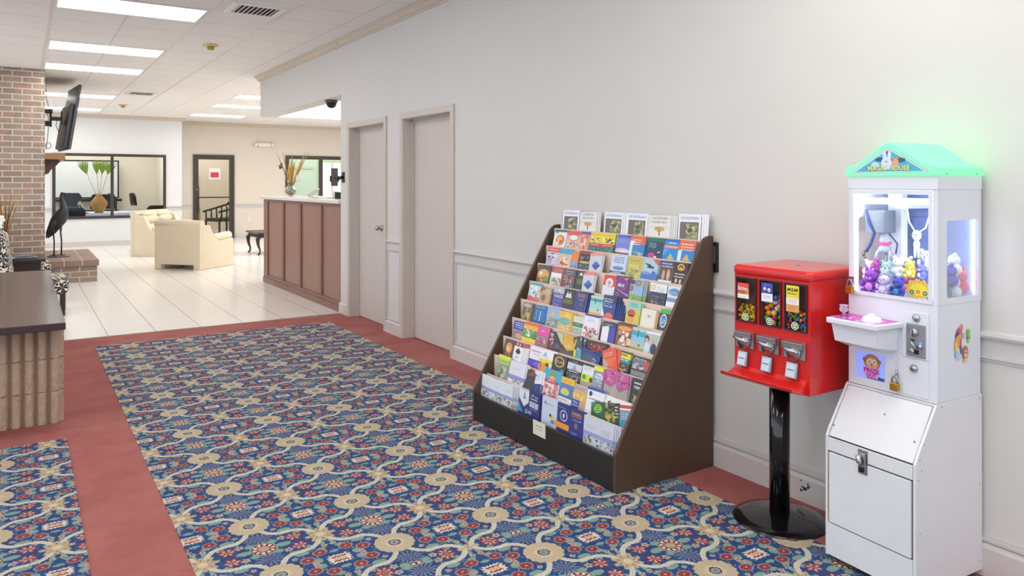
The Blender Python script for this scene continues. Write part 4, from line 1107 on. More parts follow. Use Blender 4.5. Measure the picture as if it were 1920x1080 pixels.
  (3.318, 3.220, 0.105, 'red and white brochure with a round emblem in the middle of the fourth row', 'base:dde1ec;B 1 .46 e03c34;E .5 .62 .32 .24 f2e4e4;E .5 .62 .16 .12 b8a4ac;L .4 .44 .5 1 .06 5c5c68', 0),
  (3.217, 3.096, 0.112, 'purple brochure marked dot in a ring, middle of the fourth row', 'base:5b2070;E .42 .62 .40 .33 c8508c;E .42 .62 .37 .30 6a2a84;T .42 .58 .46 .2 f6f0fa dot;G .55 .9 .95 .95 .7 .8 e88a4c;G .1 .36 1 .06 1 .14 c49ad4;P .05 0 .5 .2 12 b87a6c,8a6a7c,9cae74', 0),
  (3.099, 2.992, 0.105, 'grey zoo brochure with cartoon animals and a green lawn in the fourth row', 'base:a8b0b0;E .2 .86 .16 .12 3c4448;E .6 .84 .26 .14 6c7888;E .6 .84 .18 .09 8c98ac;R .45 .2 1 .62 8cb8dc;P .05 .2 .42 .7 14 c8a4b4,5c5460,d8d4cc;B .22 0 7cae3c;P .1 0 .95 .16 12 d85c3c,4c74c4,e8e4dc,5c9c34', 2),
  (2.933, 2.816, 0.100, 'white headed navy brochure with a night city in the fourth row', 'base:2f3850;B 1 .58 e8ecec;E .18 .8 .13 .14 c89484;E .18 .8 .09 .1 f0e4dc;L .36 .82 .56 3 .05 a8b0bc;L .1 .36 .8 1 .06 8478a4;P .05 .0 .95 .3 22 1c2030,5c5870,c87c64,383c58', 0),
  (2.803, 2.713, 0.100, 'pale blue watery brochure at the right end of the fourth row', 'base:d4e2ec;E .5 .72 .44 .18 5c8cc0;L .15 .72 .6 2 .05 b8d0e8;B .42 .22 7c94b0;B .22 0 e8f2f4', 0),
 ],
 5: [
  (3.983, 3.860, 0.105, 'teal topped brochure with white figures and a pink foot, left end of fifth row', 'base:cfdde0;B 1 .9 2c9cb4;P .05 .2 .95 .85 26 e8f0f2,8ab8c4,6c8c94,f4f8f8;B .2 0 d8606c;R 0 .86 .3 1 3cb4cc', 0),
  (3.854, 3.746, 0.090, 'tan sandy brochure in the fifth row', 'base:c8a078;G 0 1 .6 1 0 .6 a4643c;E .4 .3 .2 .24 8a5a38;E .75 .75 .3 .2 b8b8ac;L .1 .12 .6 1 .05 ecd8bc', 0),
  (3.715, 3.612, 0.105, 'violet blue brochure with white letters in the fifth row', 'base:4a44a0;B 1 .70 b8bcc8;P .3 .7 .8 1 12 8c9498,e0e4e8;T .55 .54 .8 .18 e8e4f8 HASS;L .15 .36 .75 3 .035 8c88cc;L .2 .08 .6 1 .04 d8d4f0', 0),
  (3.609, 3.507, 0.108, 'dark brochure with yellow rules and a white crown shape in the fifth row', 'base:2a2a2c;G .2 .55 .35 .9 .5 .55 e8ece8;G .45 .55 .6 .9 .75 .55 e8ece8;G .3 .55 .5 .8 .7 .55 d8dcd8;L .05 .46 .9 5 .03 b4b834', 0),
  (3.507, 3.387, 0.108, 'navy booklet like a passport with a brown title box, left middle of the fifth row', 'base:27347c;R .2 .66 .85 .9 6c4c54;L .25 .84 .55 2 .05 c08c6c;L .3 .58 .5 1 .05 b8c0e0;E .55 .34 .12 .12 5c5470;L .3 .08 .45 1 .03 98a4d4', 3),
  (3.353, 3.249, 0.100, 'turquoise beach brochure in the middle of the fifth row', 'base:9cd4d4;B 1 .86 c8d8c4;B .86 .7 2c9ca0;R .38 .55 .45 .85 28406c;B .3 0 c9d0b8;B .10 0 d8b070;E .7 .25 .08 .05 6c5c50', 0),
  (3.249, 3.140, 0.115, 'navy brochure with an orange half circle before a stack of copies, fifth row', 'base:23408c;B 1 .62 27335f;L .08 .84 .7 4 .065 e4e8f4;G 0 0 .3 0 0 .5 dfe8ee;G 0 .62 1 .62 .5 .5 2848b0;E .62 .02 .3 .2 e8644c', 5),
  (3.043, 2.940, 0.105, 'turquoise headed brochure with red and yellow food in the fifth row', 'base:c8c87c;B 1 .68 8cd0c8;L .2 .92 .6 2 .06 3c7c80;E .38 .45 .3 .2 c84c3c;E .4 .16 .28 .16 e8a02c;E .8 .3 .14 .3 d8c834;E .4 .34 .2 .05 2c1c18', 1),
  (2.924, 2.816, 0.085, 'plain cream square card in the right part of the fifth row', 'base:e6e2d4;L .3 .68 .4 4 .03 9c988c;E .5 .58 .05 .04 6c6860;R .92 0 1 1 e0b48c;L .3 .25 .35 1 .02 b8b4a4', 0),
  (2.792, 2.721, 0.100, 'black brochure with a green top and blue circle, right end of the fifth row', 'base:2a2e34;B 1 .8 3fb452;E .4 .44 .32 .34 e4eaec;E .4 .44 .26 .28 4c88b4;L .2 .48 .4 2 .07 dfe8ee', 0),
 ],
 6: [
  (3.951, 3.845, 0.100, 'gold brown brochure with a small figure, left end of sixth row', 'base:7c6c44;E .45 .85 .4 .12 b4b4b8;E .6 .25 .2 .2 e0c08c;P .05 0 .95 .7 24 a08c4c,5c4c34,c4a45c', 1),
  (3.822, 3.699, 0.100, 'deep blue underwater brochure with standing figures in the sixth row', 'base:1c66ac;L .08 .90 .84 1 .07 8cbce0;R .2 .1 .28 .7 4c9cd4;R .5 .05 .57 .7 b8dcf0;R .75 .1 .8 .7 3484c4;B .1 0 0c4484', 0),
  (3.688, 3.563, 0.105, 'sky brochure with a yellow tent shape in the sixth row', 'base:8cb8e0;G .2 .52 .45 .85 .75 .6 e8b83c;B .45 0 8c94a8;P .05 0 .95 .42 22 b8b8bc,6c7c70,d8d0bc,9ca46c', 0),
  (3.560, 3.434, 0.100, 'yellow and teal wavy brochure in the sixth row', 'base:e8b83c;E .4 .46 .44 .2 6cb4a4;G .3 .7 .55 1 .8 .7 f4d060;R .88 0 1 1 d8a03c;P .05 0 .9 .3 18 c8d0bc,8ab0a0,e8dcb0', 1),
  (3.428, 3.330, 0.090, 'cream and green brochure in the sixth row, partly behind white cards', 'base:d8dcc4;B .62 .36 3c7c5c;L .2 .52 .5 1 .05 b8d4c0;L .15 .82 .6 1 .04 b8bca4;B .3 0 a8b4a0', 0),
  (3.332, 3.209, 0.115, 'large white flyer with red figures below and a blue edge above, sixth row', 'base:e8e8f2;B 1 .92 2c2c94;L .25 .80 .5 2 .05 b4b0d0;P .0 0 1 .42 44 c43c3c,e8e4e4,3c5c54,d87c74,a8c4b8', 1),
  (3.166, 3.055, 0.100, 'dark navy brochure behind a folded white sheet, right of the large white flyer', 'base:2b3346;L .1 .86 .7 1 .06 b8c0d0;G 0 .7 .5 .8 0 0 ecedf4;R 0 0 .5 .7 e8e9f2;R .56 0 .95 .75 3c44ac', 0),
  (3.045, 2.931, 0.112, 'brown and orange brochure crowded with people, sixth row', 'base:8a5a44;B 1 .90 6c2c28;E .5 .76 .45 .1 e89c2c;P .02 0 .95 .66 60 c48c7c,5c3c3c,e0d0c4,8c4c44,f0e4d8;R .78 .05 1 .34 e8cc8c', 0),
  (2.930, 2.833, 0.105, 'turquoise sea brochure in the right part of the sixth row', 'base:7cc4e0;B 1 .84 b8ccb0;B .84 .62 2ca4b8;R .42 .54 .48 .9 1c3c5c;B .34 0 b8bcac;E .65 .2 .1 .05 7c5c50;B .08 0 98a45c', 0),
  (2.830, 2.729, 0.100, 'grey brochure of a couple in white and navy, right end of the sixth row', 'base:b8c0bc;B 1 .9 e8eaec;E .14 .62 .15 .18 5c2c24;E .14 .55 .09 .1 e0b8a0;E .2 .18 .2 .28 c8dcec;E .58 .52 .09 .13 c8a088;E .66 .2 .2 .26 2c2c54', 0),
 ],
 7: [
  (3.959, 3.838, 0.100, 'royal blue brochure with white lines over a tan dome, left end of seventh row', 'base:a08878;B 1 .5 2444a8;L .15 .9 .7 3 .07 dfe6f4;E .55 .2 .4 .22 9c5c8c;E .6 .16 .3 .16 c4a890', 0),
  (3.845, 3.694, 0.110, 'orange and yellow brochure with green and white panels, seventh row', 'base:4c9a50;B 1 .84 e8683c;B .84 .64 f0c41c;L .15 .74 .7 1 .05 d88c1c;P .05 .22 .95 .62 20 e8ece8,3c4450,6cb44c,c4dca4;B .2 0 f0cc14', 0),
  (3.700, 3.578, 0.108, 'bright pink brochure in the seventh row', 'base:9a6a80;B 1 .52 dc4c9c;L .3 .78 .4 1 .08 f4b4d8;L .1 .46 .8 1 .05 c8b0c4;P .05 0 .95 .42 26 b44c58,8c7468,5c6c50,d8a4a4', 0),
  (3.572, 3.513, 0.095, 'narrow dark red brochure in the seventh row', 'base:4c2430;P .05 .3 .95 .95 20 a8344c,d4c4cc,6c2438,8c7c94;L .1 .2 .8 2 .06 c8505c', 0),
  (3.513, 3.444, 0.100, 'cream and navy brochure half behind a gold one, seventh row', 'base:2c2c3c;G 0 1 1 1 1 .4 c4c89c;L .1 .3 .7 2 .07 9c9cb0', 0),
  (3.441, 3.322, 0.100, 'gold yellow brochure in the middle of the seventh row', 'base:e0ac24;L .2 .86 .5 1 .04 b47c1c;P .15 .36 .85 .55 12 f4f0e0,e8dcb0;G 0 .4 .5 .2 0 0 3c2c28;G 1 .4 .5 .2 1 0 4c3c34;B .2 0 5c4c3c', 8),
  (3.317, 3.237, 0.110, 'dark teal patterned brochure leaning in the seventh row', 'base:2c3c4c;P .0 .35 1 1 34 5c8c98,1c2430,a8b8bc,3c5464;R .1 .05 .35 .4 c8d85c;R .4 0 .9 .36 5c9ca4', -14),
  (3.224, 3.063, 0.105, 'black and red brochure with curling red letters in the seventh row', 'base:301c20;P .1 .62 .9 .92 44 c8382c,5c1c1c,e04c34,781c1c;E .35 .3 .45 .25 d8503c;E .5 .2 .2 .2 3c2c30;P .1 0 .9 .3 14 a84c3c,2c2430,c89c8c', 0),
  (3.051, 2.947, 0.095, 'orange red brochure lying askew in the seventh row', 'base:e05038;L .1 .8 .7 2 .07 f4c4b0;G 0 .6 .8 .3 0 0 b8a48c;G .2 .5 1 .5 .6 0 e86838', -20),
  (3.253, 3.095, 0.055, 'dark blue arched booklet fallen open over the seventh row', 'base:232f7c;E .5 .1 .4 .55 30507c;E .72 .3 .12 .2 8cbcd4;P .1 0 .9 .4 18 5c5470,8c4c5c,2c3c6c', 10),
  (2.983, 2.870, 0.095, 'yellow headed dark green brochure in the right part of the seventh row', 'base:2c3430;B .94 .66 e4d224;L .12 .86 .76 1 .12 2c3428;B .66 .42 1f8f7c;L .1 .60 .8 1 .08 f0f4f0;P .05 0 .95 .4 26 c88c80,7c3c3c,4c4440,e0c0b0', 0),
  (2.852, 2.722, 0.090, 'grey brochure with a red round badge, right end of the seventh row', 'base:6c747c;B 1 .86 2c2428;L .05 .9 .8 1 .06 e4e8ec;E .78 .62 .18 .24 c8443c;P .0 .3 .7 .7 18 a8b0b8,4c545c,d0d4dc;B .26 0 7c8488;B .34 .24 4c2028', 0),
 ],
 8: [
  (3.958, 3.849, 0.105, 'brown brochure with a glowing orange dish, left end of eighth row', 'base:5c3428;E .5 .55 .34 .3 e09448;E .45 .5 .18 .16 f4c888;P .05 0 .95 .3 20 7c4c3c,a86c50,c89c84;B 1 .88 4c4448', 0),
  (3.845, 3.754, 0.105, 'white playing card style brochure with a black club under a dark red top, eighth row', 'base:f0f0f4;B 1 .78 a42c3c;E .30 .9 .06 .06 f4d8dc;E .6 .88 .06 .06 f4d8dc;E .5 .60 .13 .09 14141a;E .36 .50 .12 .09 14141a;E .64 .50 .12 .09 14141a;G .4 .36 .5 .56 .6 .36 14141a;L .3 .24 .4 2 .04 4c4c54', 4),
  (3.681, 3.551, 0.110, 'white brochure with pink lettering over a violet foot in the eighth row', 'base:ecebf4;L .08 .80 .84 1 .12 e07c9c;L .3 .62 .5 1 .04 4c4c5c;B .36 0 5c34b4;E .7 .16 .3 .12 7c5cd0', 0),
  (3.574, 3.427, 0.112, 'white and yellow brochure with an orange picture, eighth row', 'base:f0f1f4;G .2 .72 .35 .92 .45 .66 9cb0d8;L .1 .7 .5 2 .05 b0bcd8;B .54 .36 f2d814;E .35 .14 .4 .22 e89c24;E .55 .3 .12 .1 5c4420;G 1 .36 1 0 .6 0 c8c0b0', 0),
  (3.446, 3.322, 0.105, 'black brochure with a gold round emblem reading GUN, eighth row', 'base:33302e;E .5 .68 .36 .28 c8a04c;E .5 .68 .27 .2 33302e;T .5 .68 .6 .14 e4c474 GUN;P .05 .04 .95 .34 28 8c807c,c8c0bc,5c5450', 1),
  (3.309, 3.185, 0.105, 'black topped grey brochure with dense white lettering, eighth row', 'base:55555e;B 1 .84 1f1f24;L .2 .92 .5 1 .04 b8b8c0;B .84 .5 d0d4dc;G .3 .5 .5 .8 .7 .5 9ca4b4;B .5 .34 2c2c34;L .1 .44 .8 1 .06 f0f0f4;P .05 .04 .95 .3 30 c8c8cc,3c3c44,8c8c94', 0),
  (3.177, 3.080, 0.108, 'white brochure with a lime green picture, eighth row', 'base:e6e8ec;B 1 .9 2c2c34;L .1 .84 .7 3 .035 a4a8b8;B .5 .16 cfe01c;E .25 .36 .16 .12 3c9c34;E .85 .3 .16 .12 2c3c24;B .16 0 a89c84', 0),
  (3.080, 2.979, 0.110, 'grey brochure with a bright yellow top in the eighth row', 'base:8c98a8;B 1 .82 e8ea14;E .45 .56 .32 .16 dfe6ee;L .2 .6 .5 2 .07 44607c;L .1 .34 .8 1 .05 dfe4ec;P .05 0 .95 .24 14 b88c84,c8c8cc,8c9ca8', 0),
  (2.982, 2.882, 0.118, 'magenta topped grey brochure, left one of two in the eighth row', 'base:a8a29c;B 1 .50 b84c8c;P .05 .52 .95 .96 26 c8609c,8c2c64,d88cb8;G 0 .5 1 .5 .6 .3 b0508c;R 0 0 .1 .5 4c4644', -8),
  (2.878, 2.795, 0.112, 'magenta topped grey brochure, right one of two in the eighth row', 'base:a09a94;B 1 .45 c0549a;P .05 .55 .95 .96 24 c8609c,8c2c64,d88cb8;G 0 .45 1 .45 .3 .25 a8487c', -8),
  (2.787, 2.705, 0.110, 'black brochure with heavy white letters at the right end of the eighth row', 'base:1c221f;L .2 .84 .6 2 .10 eef0f0;L .25 .58 .4 1 .04 a8b0ac;P .05 0 .95 .44 20 5c6c54,2c3428,a8b09c', 0),
 ],
 9: [
  (3.956, 3.824, 0.125, 'yellow and green tall brochure at the left end of the ninth row', 'base:8c9a84;B 1 .86 eae63a;R .05 .6 .95 .86 b8d83c;L .1 .74 .8 1 .1 4ca4b8;P .05 0 .95 .56 34 a8b0a0,5c6c54,c8ccb8,7c8c70', 0),
  (3.815, 3.654, 0.115, 'white folded map with violet stripe standing second from the left in the ninth row', 'base:dde2ec;L .2 .7 .5 2 .03 b4bcd0;B .34 .14 8c94cc;P .05 0 .95 .2 20 8c8c94,c4c4c8,5c5c64', 2),
  (3.634, 3.531, 0.100, 'dark brochure fallen aslant with a red brown edge in the ninth row', 'base:3a3a40;G 0 .5 .8 1 .2 1 8a4438;P .1 0 .9 .4 12 4c4c54,2c2c30', 22),
  (3.531, 3.461, 0.110, 'white and navy striped brochure half hidden in the ninth row', 'base:e8edf4;L .2 .86 .6 4 .05 8cb4dc;B .4 0 2c4484', -10),
  (3.469, 3.310, 0.140, 'tall cyan brochure with a red ribbon and a crowd, ninth row', 'base:34b0d4;E .5 .78 .22 .16 8c9a3c;E .5 .70 .16 .08 e8b088;B .52 .0 e0c0b8;P .05 0 .95 .5 40 d4808c,f0e0dc,b85c6c,e8c8b8;G .1 .62 .9 .62 .5 .48 c43450;R .12 .5 .88 .62 c43450;L .2 .58 .6 1 .05 f4dce0', 0),
  (3.314, 3.189, 0.125, 'yellow headed blue brochure in the middle of the ninth row', 'base:5c7cb4;B 1 .76 f0c02c;L .12 .88 .75 1 .07 d09418;E .45 .42 .3 .16 c8d07c;B .30 .2 3c6a9c;B .2 0 eef0f4;L .1 .12 .7 1 .05 6c7484', 0),
  (3.197, 3.075, 0.110, 'golden sunset brochure in the ninth row', 'base:e2b85c;B 1 .76 b8a8b4;L .2 .88 .6 1 .06 8c7c8c;P .05 .4 .95 .7 18 f0cc74,c8944c,e8d8a0;B .36 0 c8a484;R .1 0 .62 .34 2448a4;T .34 .22 .3 .1 e8ecf8 The;T .36 .08 .44 .12 e8ecf8 Lyons', 1),
  (3.073, 2.941, 0.125, 'white brochure with a curved blue top and small shield in the ninth row', 'base:eef1f6;B 1 .88 2c54a8;E .22 .74 .1 .1 2c3c6c;L .4 .76 .45 1 .05 d0d4dc;L .1 .56 .85 1 .06 c07c7c;L .15 .3 .5 1 .02 c8ccd4', 1),
  (2.920, 2.788, 0.110, 'white card with a dark round seal, right part of the ninth row', 'base:eceef0;E .22 .66 .13 .18 5c6478;E .22 .66 .08 .11 8c94a4;L .5 .7 .4 2 .03 c8ccd0', 0),
  (3.005, 2.906, 0.070, 'dark green brochure with lime lettering leaning at the bottom right of the ninth row', 'base:1f5c44;E .5 .55 .3 .3 8cc43c;L .3 .7 .4 3 .08 1c3c2c;G 0 1 .4 1 0 .6 3c9c7c', -12),
  (2.903, 2.791, 0.088, 'dark forest brochure with yellow flecks leaning toward the right end of the ninth row', 'base:2c3428;P 0 0 .8 1 46 5c6c34,8c9438,1c2418,b4a83c;L .7 .8 .25 4 .1 dfe4dc', -14),
  (2.795, 2.711, 0.112, 'white brochure with red and teal stripes at the right end of the ninth row', 'base:7c9cac;B 1 .90 eceef0;B .9 .76 c83c44;B .76 .7 f0f0f2;L .2 .54 .6 3 .07 b8ccd4;B .3 0 2c94b4', -10),
 ],
 10: [
  (4.019, 3.912, 0.120, 'white folded city map at the left end of the bottom row', 'base:e6ebf2;L .3 .66 .4 2 .025 b8c0cc;B .42 .26 98a4d8;P .0 0 1 .26 26 7c7c84,a4a4ac,c8bca8,5c6068', 0),
  (3.905, 3.773, 0.120, 'white folded city map, second from the left end of the bottom row', 'base:e6ebf2;L .3 .66 .4 2 .025 b8c0cc;B .42 .26 98a4d8;P .0 0 1 .26 26 7c7c84,a4a4ac,c8bca8,5c6068', 0),
  (3.768, 3.667, 0.120, 'white folded city map beside the diamond folder, its side folds showing', 'base:e6ebf2;L .3 .66 .4 2 .025 b8c0cc;B .42 .26 98a4d8;P .0 0 1 .26 26 7c7c84,a4a4ac,c8bca8,5c6068;R .97 0 1 1 c4cad4', 5),
  (3.597, 3.480, 0.130, 'white and navy folder with a pointed flap in the bottom row', 'base:2a3f7c;G 0 1 1 1 .45 .28 e2e8f2;R 0 .62 1 1 e2e8f2;G 0 .62 1 .62 .45 .26 e2e8f2;G .45 .95 .35 .6 .6 .6 8c9cc4;G 0 0 0 .4 .4 0 3c9ce0;P .5 0 .95 .2 10 b8bcc4,7c8494', 0),
  (3.498, 3.389, 0.140, 'navy booklet with a pale title panel in the bottom row', 'base:26337c;P .1 .74 .85 .88 14 a8a48c,c8c4b0;R .1 .34 .85 .56 c8ccdc;L .15 .68 .65 1 .07 e8e4d8;L .2 .5 .5 2 .04 6c4c5c;L .1 .28 .7 1 .05 b8bcd0;R .05 .04 .3 .16 b4a8d8', 2),
  (3.368, 3.234, 0.140, 'pale blue brochure with script and a small bee coloured bloom in the bottom row', 'base:cddaee;L .15 .74 .7 1 .04 7c88ac;E .22 .76 .08 .07 8894b4;E .7 .3 .12 .08 e8c83c;E .58 .34 .07 .06 2c3020;E .74 .12 .12 .08 5c84cc;L .4 .08 .3 1 .02 8c94a8', 0),
  (3.248, 3.123, 0.135, 'navy booklet with a ringed circle above an orange band in the bottom row', 'base:2c3482;E .6 .56 .26 .22 c4c8e8;E .6 .56 .21 .17 2c3482;E .6 .56 .07 .09 d8dcf0;L .2 .86 .6 1 .04 98a0d0;R 0 .04 1 .26 f0a42c', 0),
  (3.119, 3.003, 0.135, 'navy booklet like a passport with a brown title box in the bottom row', 'base:23318a;R .12 .66 .85 .88 7c5c5c;L .18 .82 .6 1 .1 c89c7c;L .15 .58 .7 1 .05 b8c4e8;E .48 .36 .13 .12 7c6c6c;L .1 .08 .5 2 .03 a8b4e0', 1),
  (2.995, 2.869, 0.130, "left one of the two pale blue striped guides at the bottom row's right end", 'base:d3d9e4;L .2 .66 .55 2 .04 a4acbc;B .42 .26 98a4d8;P 0 0 1 .28 26 7c7c5c,a4a4ac,dcdcdc,5c6068', 0),
  (2.869, 2.772, 0.130, "right one of the two pale blue striped guides at the bottom row's right end", 'base:d3d9e4;L .15 .66 .6 3 .04 a4acbc;B .42 .26 98a4d8;P 0 0 1 .28 22 7c7c84,a4a4ac,dcdcdc,5c6068', 3),
 ],
}


def cover(spec, wd, ht, hid, th=.003, seed=0, ext=.55):
    """brochure mesh: x across, z up from -hid (in the pocket) to ht, front is -y; flat printed shapes on the front"""
    rr = random.Random(seed); m = MB(); lay = [0]
    cv = srgb('d8d8d8')
    toks = spec.split(';'); base = toks[0].split(':')[1]
    m.col(base).box((-wd / 2, 0, -hid), (wd / 2, th, ht))
    def P(x, z): lay_y = -.00025 - lay[0] * .00012; return ((x - .5) * wd, lay_y, z * ht)
    for tk in toks[1:]:
        lay[0] += 1; a = tk.split(); c = a[0]
        f = lambda *i: [float(a[j]) for j in i]
        if c == 'B':
            hi, lo = f(1, 2) if len(a) > 3 else (float(a[1]), 0)
            if len(a) == 4: hi, lo = max(hi, lo), min(hi, lo)
            m.col(a[-1]).poly([P(0, lo - (ext if lo == 0 else 0)), P(1, lo - (ext if lo == 0 else 0)), P(1, hi), P(0, hi)])
        elif c == 'R':
            x0, z0, x1, z1 = f(1, 2, 3, 4); m.col(a[5]).poly([P(x0, z0 - (ext * .7 if z0 == 0 else 0)), P(x1, z0 - (ext * .7 if z0 == 0 else 0)), P(x1, z1), P(x0, z1)])
        elif c == 'E':
            x, z, rx, rz = f(1, 2, 3, 4)
            m.col(a[5]).poly([P(min(1, max(0, x + rx * math.cos(q))), min(1, z + rz * math.sin(q))) for q in [k * math.pi / 9 for k in range(18)]])
        elif c == 'G':
            v = f(1, 2, 3, 4, 5, 6); p = [P(v[0], v[1]), P(v[2], v[3]), P(v[4], v[5])]
            s_ = (p[1][0] - p[0][0]) * (p[2][2] - p[0][2]) - (p[2][0] - p[0][0]) * (p[1][2] - p[0][2])
            m.col(a[7]).poly(p if s_ > 0 else p[::-1])
        elif c == 'L':      # lines of small lettering, too small to read
            x, z, w_ = f(1, 2, 3); n = int(a[4]); h = float(a[5]); m.col(a[6])
            for k in range(n):
                zz = z - k * h * 1.7; xx = x + rr.uniform(0, w_ * .08); xe = x + w_ - rr.uniform(0, w_ * .12)
                while xx < xe:
                    lw = rr.uniform(.02, .045); e_ = min(xe, xx + lw); hh = h * rr.choice((.62, .62, .9, .62, .8))
                    m.poly([P(xx, zz - h / 2), P(e_, zz - h / 2), P(e_, zz - h / 2 + hh), P(xx, zz - h / 2 + hh)])
                    xx = e_ + (.012 if rr.random() < .8 else .04)
        elif c == 'P':      # photo: many small patches
            x0, z0, x1, z1 = f(1, 2, 3, 4); n = int(a[5]); cs = a[6].split(',')
            for k in range(n):
                s_ = rr.uniform(.35, 1.0) * min(x1 - x0, z1 - z0 + .1) * .26; x = rr.uniform(x0 + s_, x1 - s_); z = rr.uniform(z0, z1 - s_ * .4); q0 = rr.uniform(0, 6)
                lay[0] += .12
                m.col(rr.choice(cs)).poly([P(min(x1, max(x0, x + s_ * rr.uniform(.6, 1) * math.cos(q0 + q))), min(z1, max(z0 - .25, z + s_ * .85 * rr.uniform(.6, 1) * math.sin(q0 + q)))) for q in (0, 1.05, 2.1, 3.15, 4.2, 5.25)])
        elif c == 'T':
            x, z, w_, h = f(1, 2, 3, 4); lay[0] += 1; p = P(x, z)
            m.col(a[5]); text_on(m, ' '.join(a[6:]), p, (1, 0, 0), (0, 0, 1), w_ * wd, h * ht, .012)
    return m
def lean_matrix(loc, lean, roll, yaw=0):
    c, s_ = math.cos(lean), math.sin(lean)
    M = Matrix(((0, c, s_), (-1, 0, 0), (0, -s_, c))).to_4x4()
    return Matrix.Translation(loc) @ Matrix.Rotation(yaw, 4, 'Z') @ M @ Matrix.Rotation(roll, 4, 'Y')
rr = random.Random(99)
ordn = ['', 'top', 'second', 'third', 'fourth', 'fifth', 'sixth', 'seventh', 'eighth', 'ninth', 'bottom']
idx = 0
for k, row in ROWS.items():
    xl, zl = lip(k)
    if k == 9: xl += .014
    lean = math.radians({1: 6, 10: 5}.get(k, 14)); hid = .058
    for (ya, yb, h, label, spec, ex) in row:
        idx += 1
        wd = max(.055, min(ya - yb + .004, .17)); n = ex if 0 < ex < 6 else (rr.choice((1, 1, 2)) if ex == 0 else 1); roll = math.radians(ex) if abs(ex) >= 6 else math.radians(rr.uniform(-1.2, 1.2))
        h *= 1.05 if 1 < k < 10 else 1.0
        m = cover(spec, wd, h, hid, seed=idx)
        kind = 'magazine' if k == 1 else 'brochure'
        o = obj(kind, m, PRINT)
        dep = .022 if k > 1 else .014
        zz = zl; y = (ya + yb) / 2
        def place(q, dx, dy, dr=0, rl=None):
            q.matrix_world = lean_matrix((xl + dep + dx, y + dy, zz), lean, roll if rl is None else rl, dr)
        front = -.006 if abs(ex) >= 6 else rr.uniform(0, .004)
        place(o, front, 0, rr.uniform(-.02, .02))
        tag(o, label, kind, 'magazines in the top row of the rack' if k == 1 else 'brochures in the %s row of the rack' % ordn[k])
        for j in range(n):
            c = o.copy(); COL.objects.link(c)
            step = (.011 if k > 1 else .013) if ex > 0 else .006
            place(c, front + .0045 * (j + 1), -step * (j + 1), .02, math.radians(rr.uniform(-1.5, .5)))
            c['label'] = 'copy tucked directly behind the ' + ' '.join(label.split()[:9]).rstrip(',')
            c['group'] = 'copies behind the ' + ' '.join(label.split()[:5]).rstrip(',')
# ---- small things on the wall next to the rack
t = thing('wall_box', 'small black box fixed to the wall right behind the rack top', 'box', (W, 2.70, 1.10))
obj('box_body', MB().box((-.017, -.030, -.078), (0, .06, .08)), BLACK, t, bevel=.003)
obj('box_front', MB().box((-.018, -.022, -.03), (-.017, .05, .06)), mat('grey_plastic', '55555a'), t)

# ================================================================== RED CANDY VENDING MACHINE
REDP = mat('red_enamel', 'd1211f', .28, var=.03, coat=.4)
t = thing('candy_machine', 'red triple candy vending machine on a round black pedestal', 'candy machine', (2.80, 2.08, 0))
ox, oy = 2.80, 2.08
def B3(m, a, b): return m.box((a[0] - ox, a[1] - oy, a[2]), (b[0] - ox, b[1] - oy, b[2]))
fx, bx = 2.62, 2.99; vy0, vy1 = 1.822, 2.197
wins = [(2.082, 2.184), (1.956, 2.062), (1.836, 1.938)]; wz = (.892, 1.082)
m = MB()
B3(m, (fx, vy0, .64), (fx + .012, vy1, wz[0])); B3(m, (fx, vy0, wz[1]), (fx + .012, vy1, 1.105))
ys = [vy0] + [v for w_ in reversed(wins) for v in w_] + [vy1]
for a, b in zip(ys[0::2], ys[1::2]): B3(m, (fx, a, wz[0]), (fx + .012, b, wz[1]))
B3(m, (fx + .012, vy0, .64), (bx, vy0 + .008, 1.105)); B3(m, (fx + .012, vy1 - .008, .64), (bx, vy1, 1.105)); B3(m, (bx - .008, vy0 + .008, .64), (bx, vy1 - .008, 1.105)); B3(m, (fx + .012, vy0 + .008, .64), (bx - .008, vy1 - .008, .65))
obj('cabinet', m, REDP, t)
m = MB(); B3(m, (fx - .010, vy0 - .008, 1.092), (bx + .008, vy1 + .006, 1.137)); obj('lid', m, REDP, t, bevel=.018, seg=4)
m = MB().lathe((.0, -.07, 1.137), [(.012, 0), (.011, .003), (0, .0032)], 12); obj('lid_lock', m, STEEL, t)
INNER = mat('candy_bin_dark', '7a5a56', .5, var=.1)
CLEAR = glass_mat('clear_plastic', 'fdfeff', .10)
bins = []
for (a, b) in wins:
    m = MB(); d = .052
    B3(m, (fx + d, a, wz[0]), (fx + d + .004, b, wz[1])); B3(m, (fx + .012, a - .003, wz[0]), (fx + d, a, wz[1])); B3(m, (fx + .012, b, wz[0]), (fx + d, b + .003, wz[1]))
    B3(m, (fx + .012, a, wz[0] - .003), (fx + d, b, wz[0])); B3(m, (fx + .012, a, wz[1]), (fx + d, b, wz[1] + .003))
    bn = obj('candy_bin', m, INNER, t)
    m = MB(); B3(m, (fx - .006, a + .002, wz[0] + .002), (fx - .003, b - .002, wz[1] - .002)); 
    gl = obj('window_pane', m, CLEAR, t)
    m = MB().frame((fx - ox, -oy, 0), (0, 1, 0), (0, 0, 1), (-1, 0, 0), a - .002, b + .002, wz[0] - .002, wz[1] + .002, .005, .007); obj('window_rim', m, mat('smoked_rim', '3b2b2e', .25), t, bevel=.001)
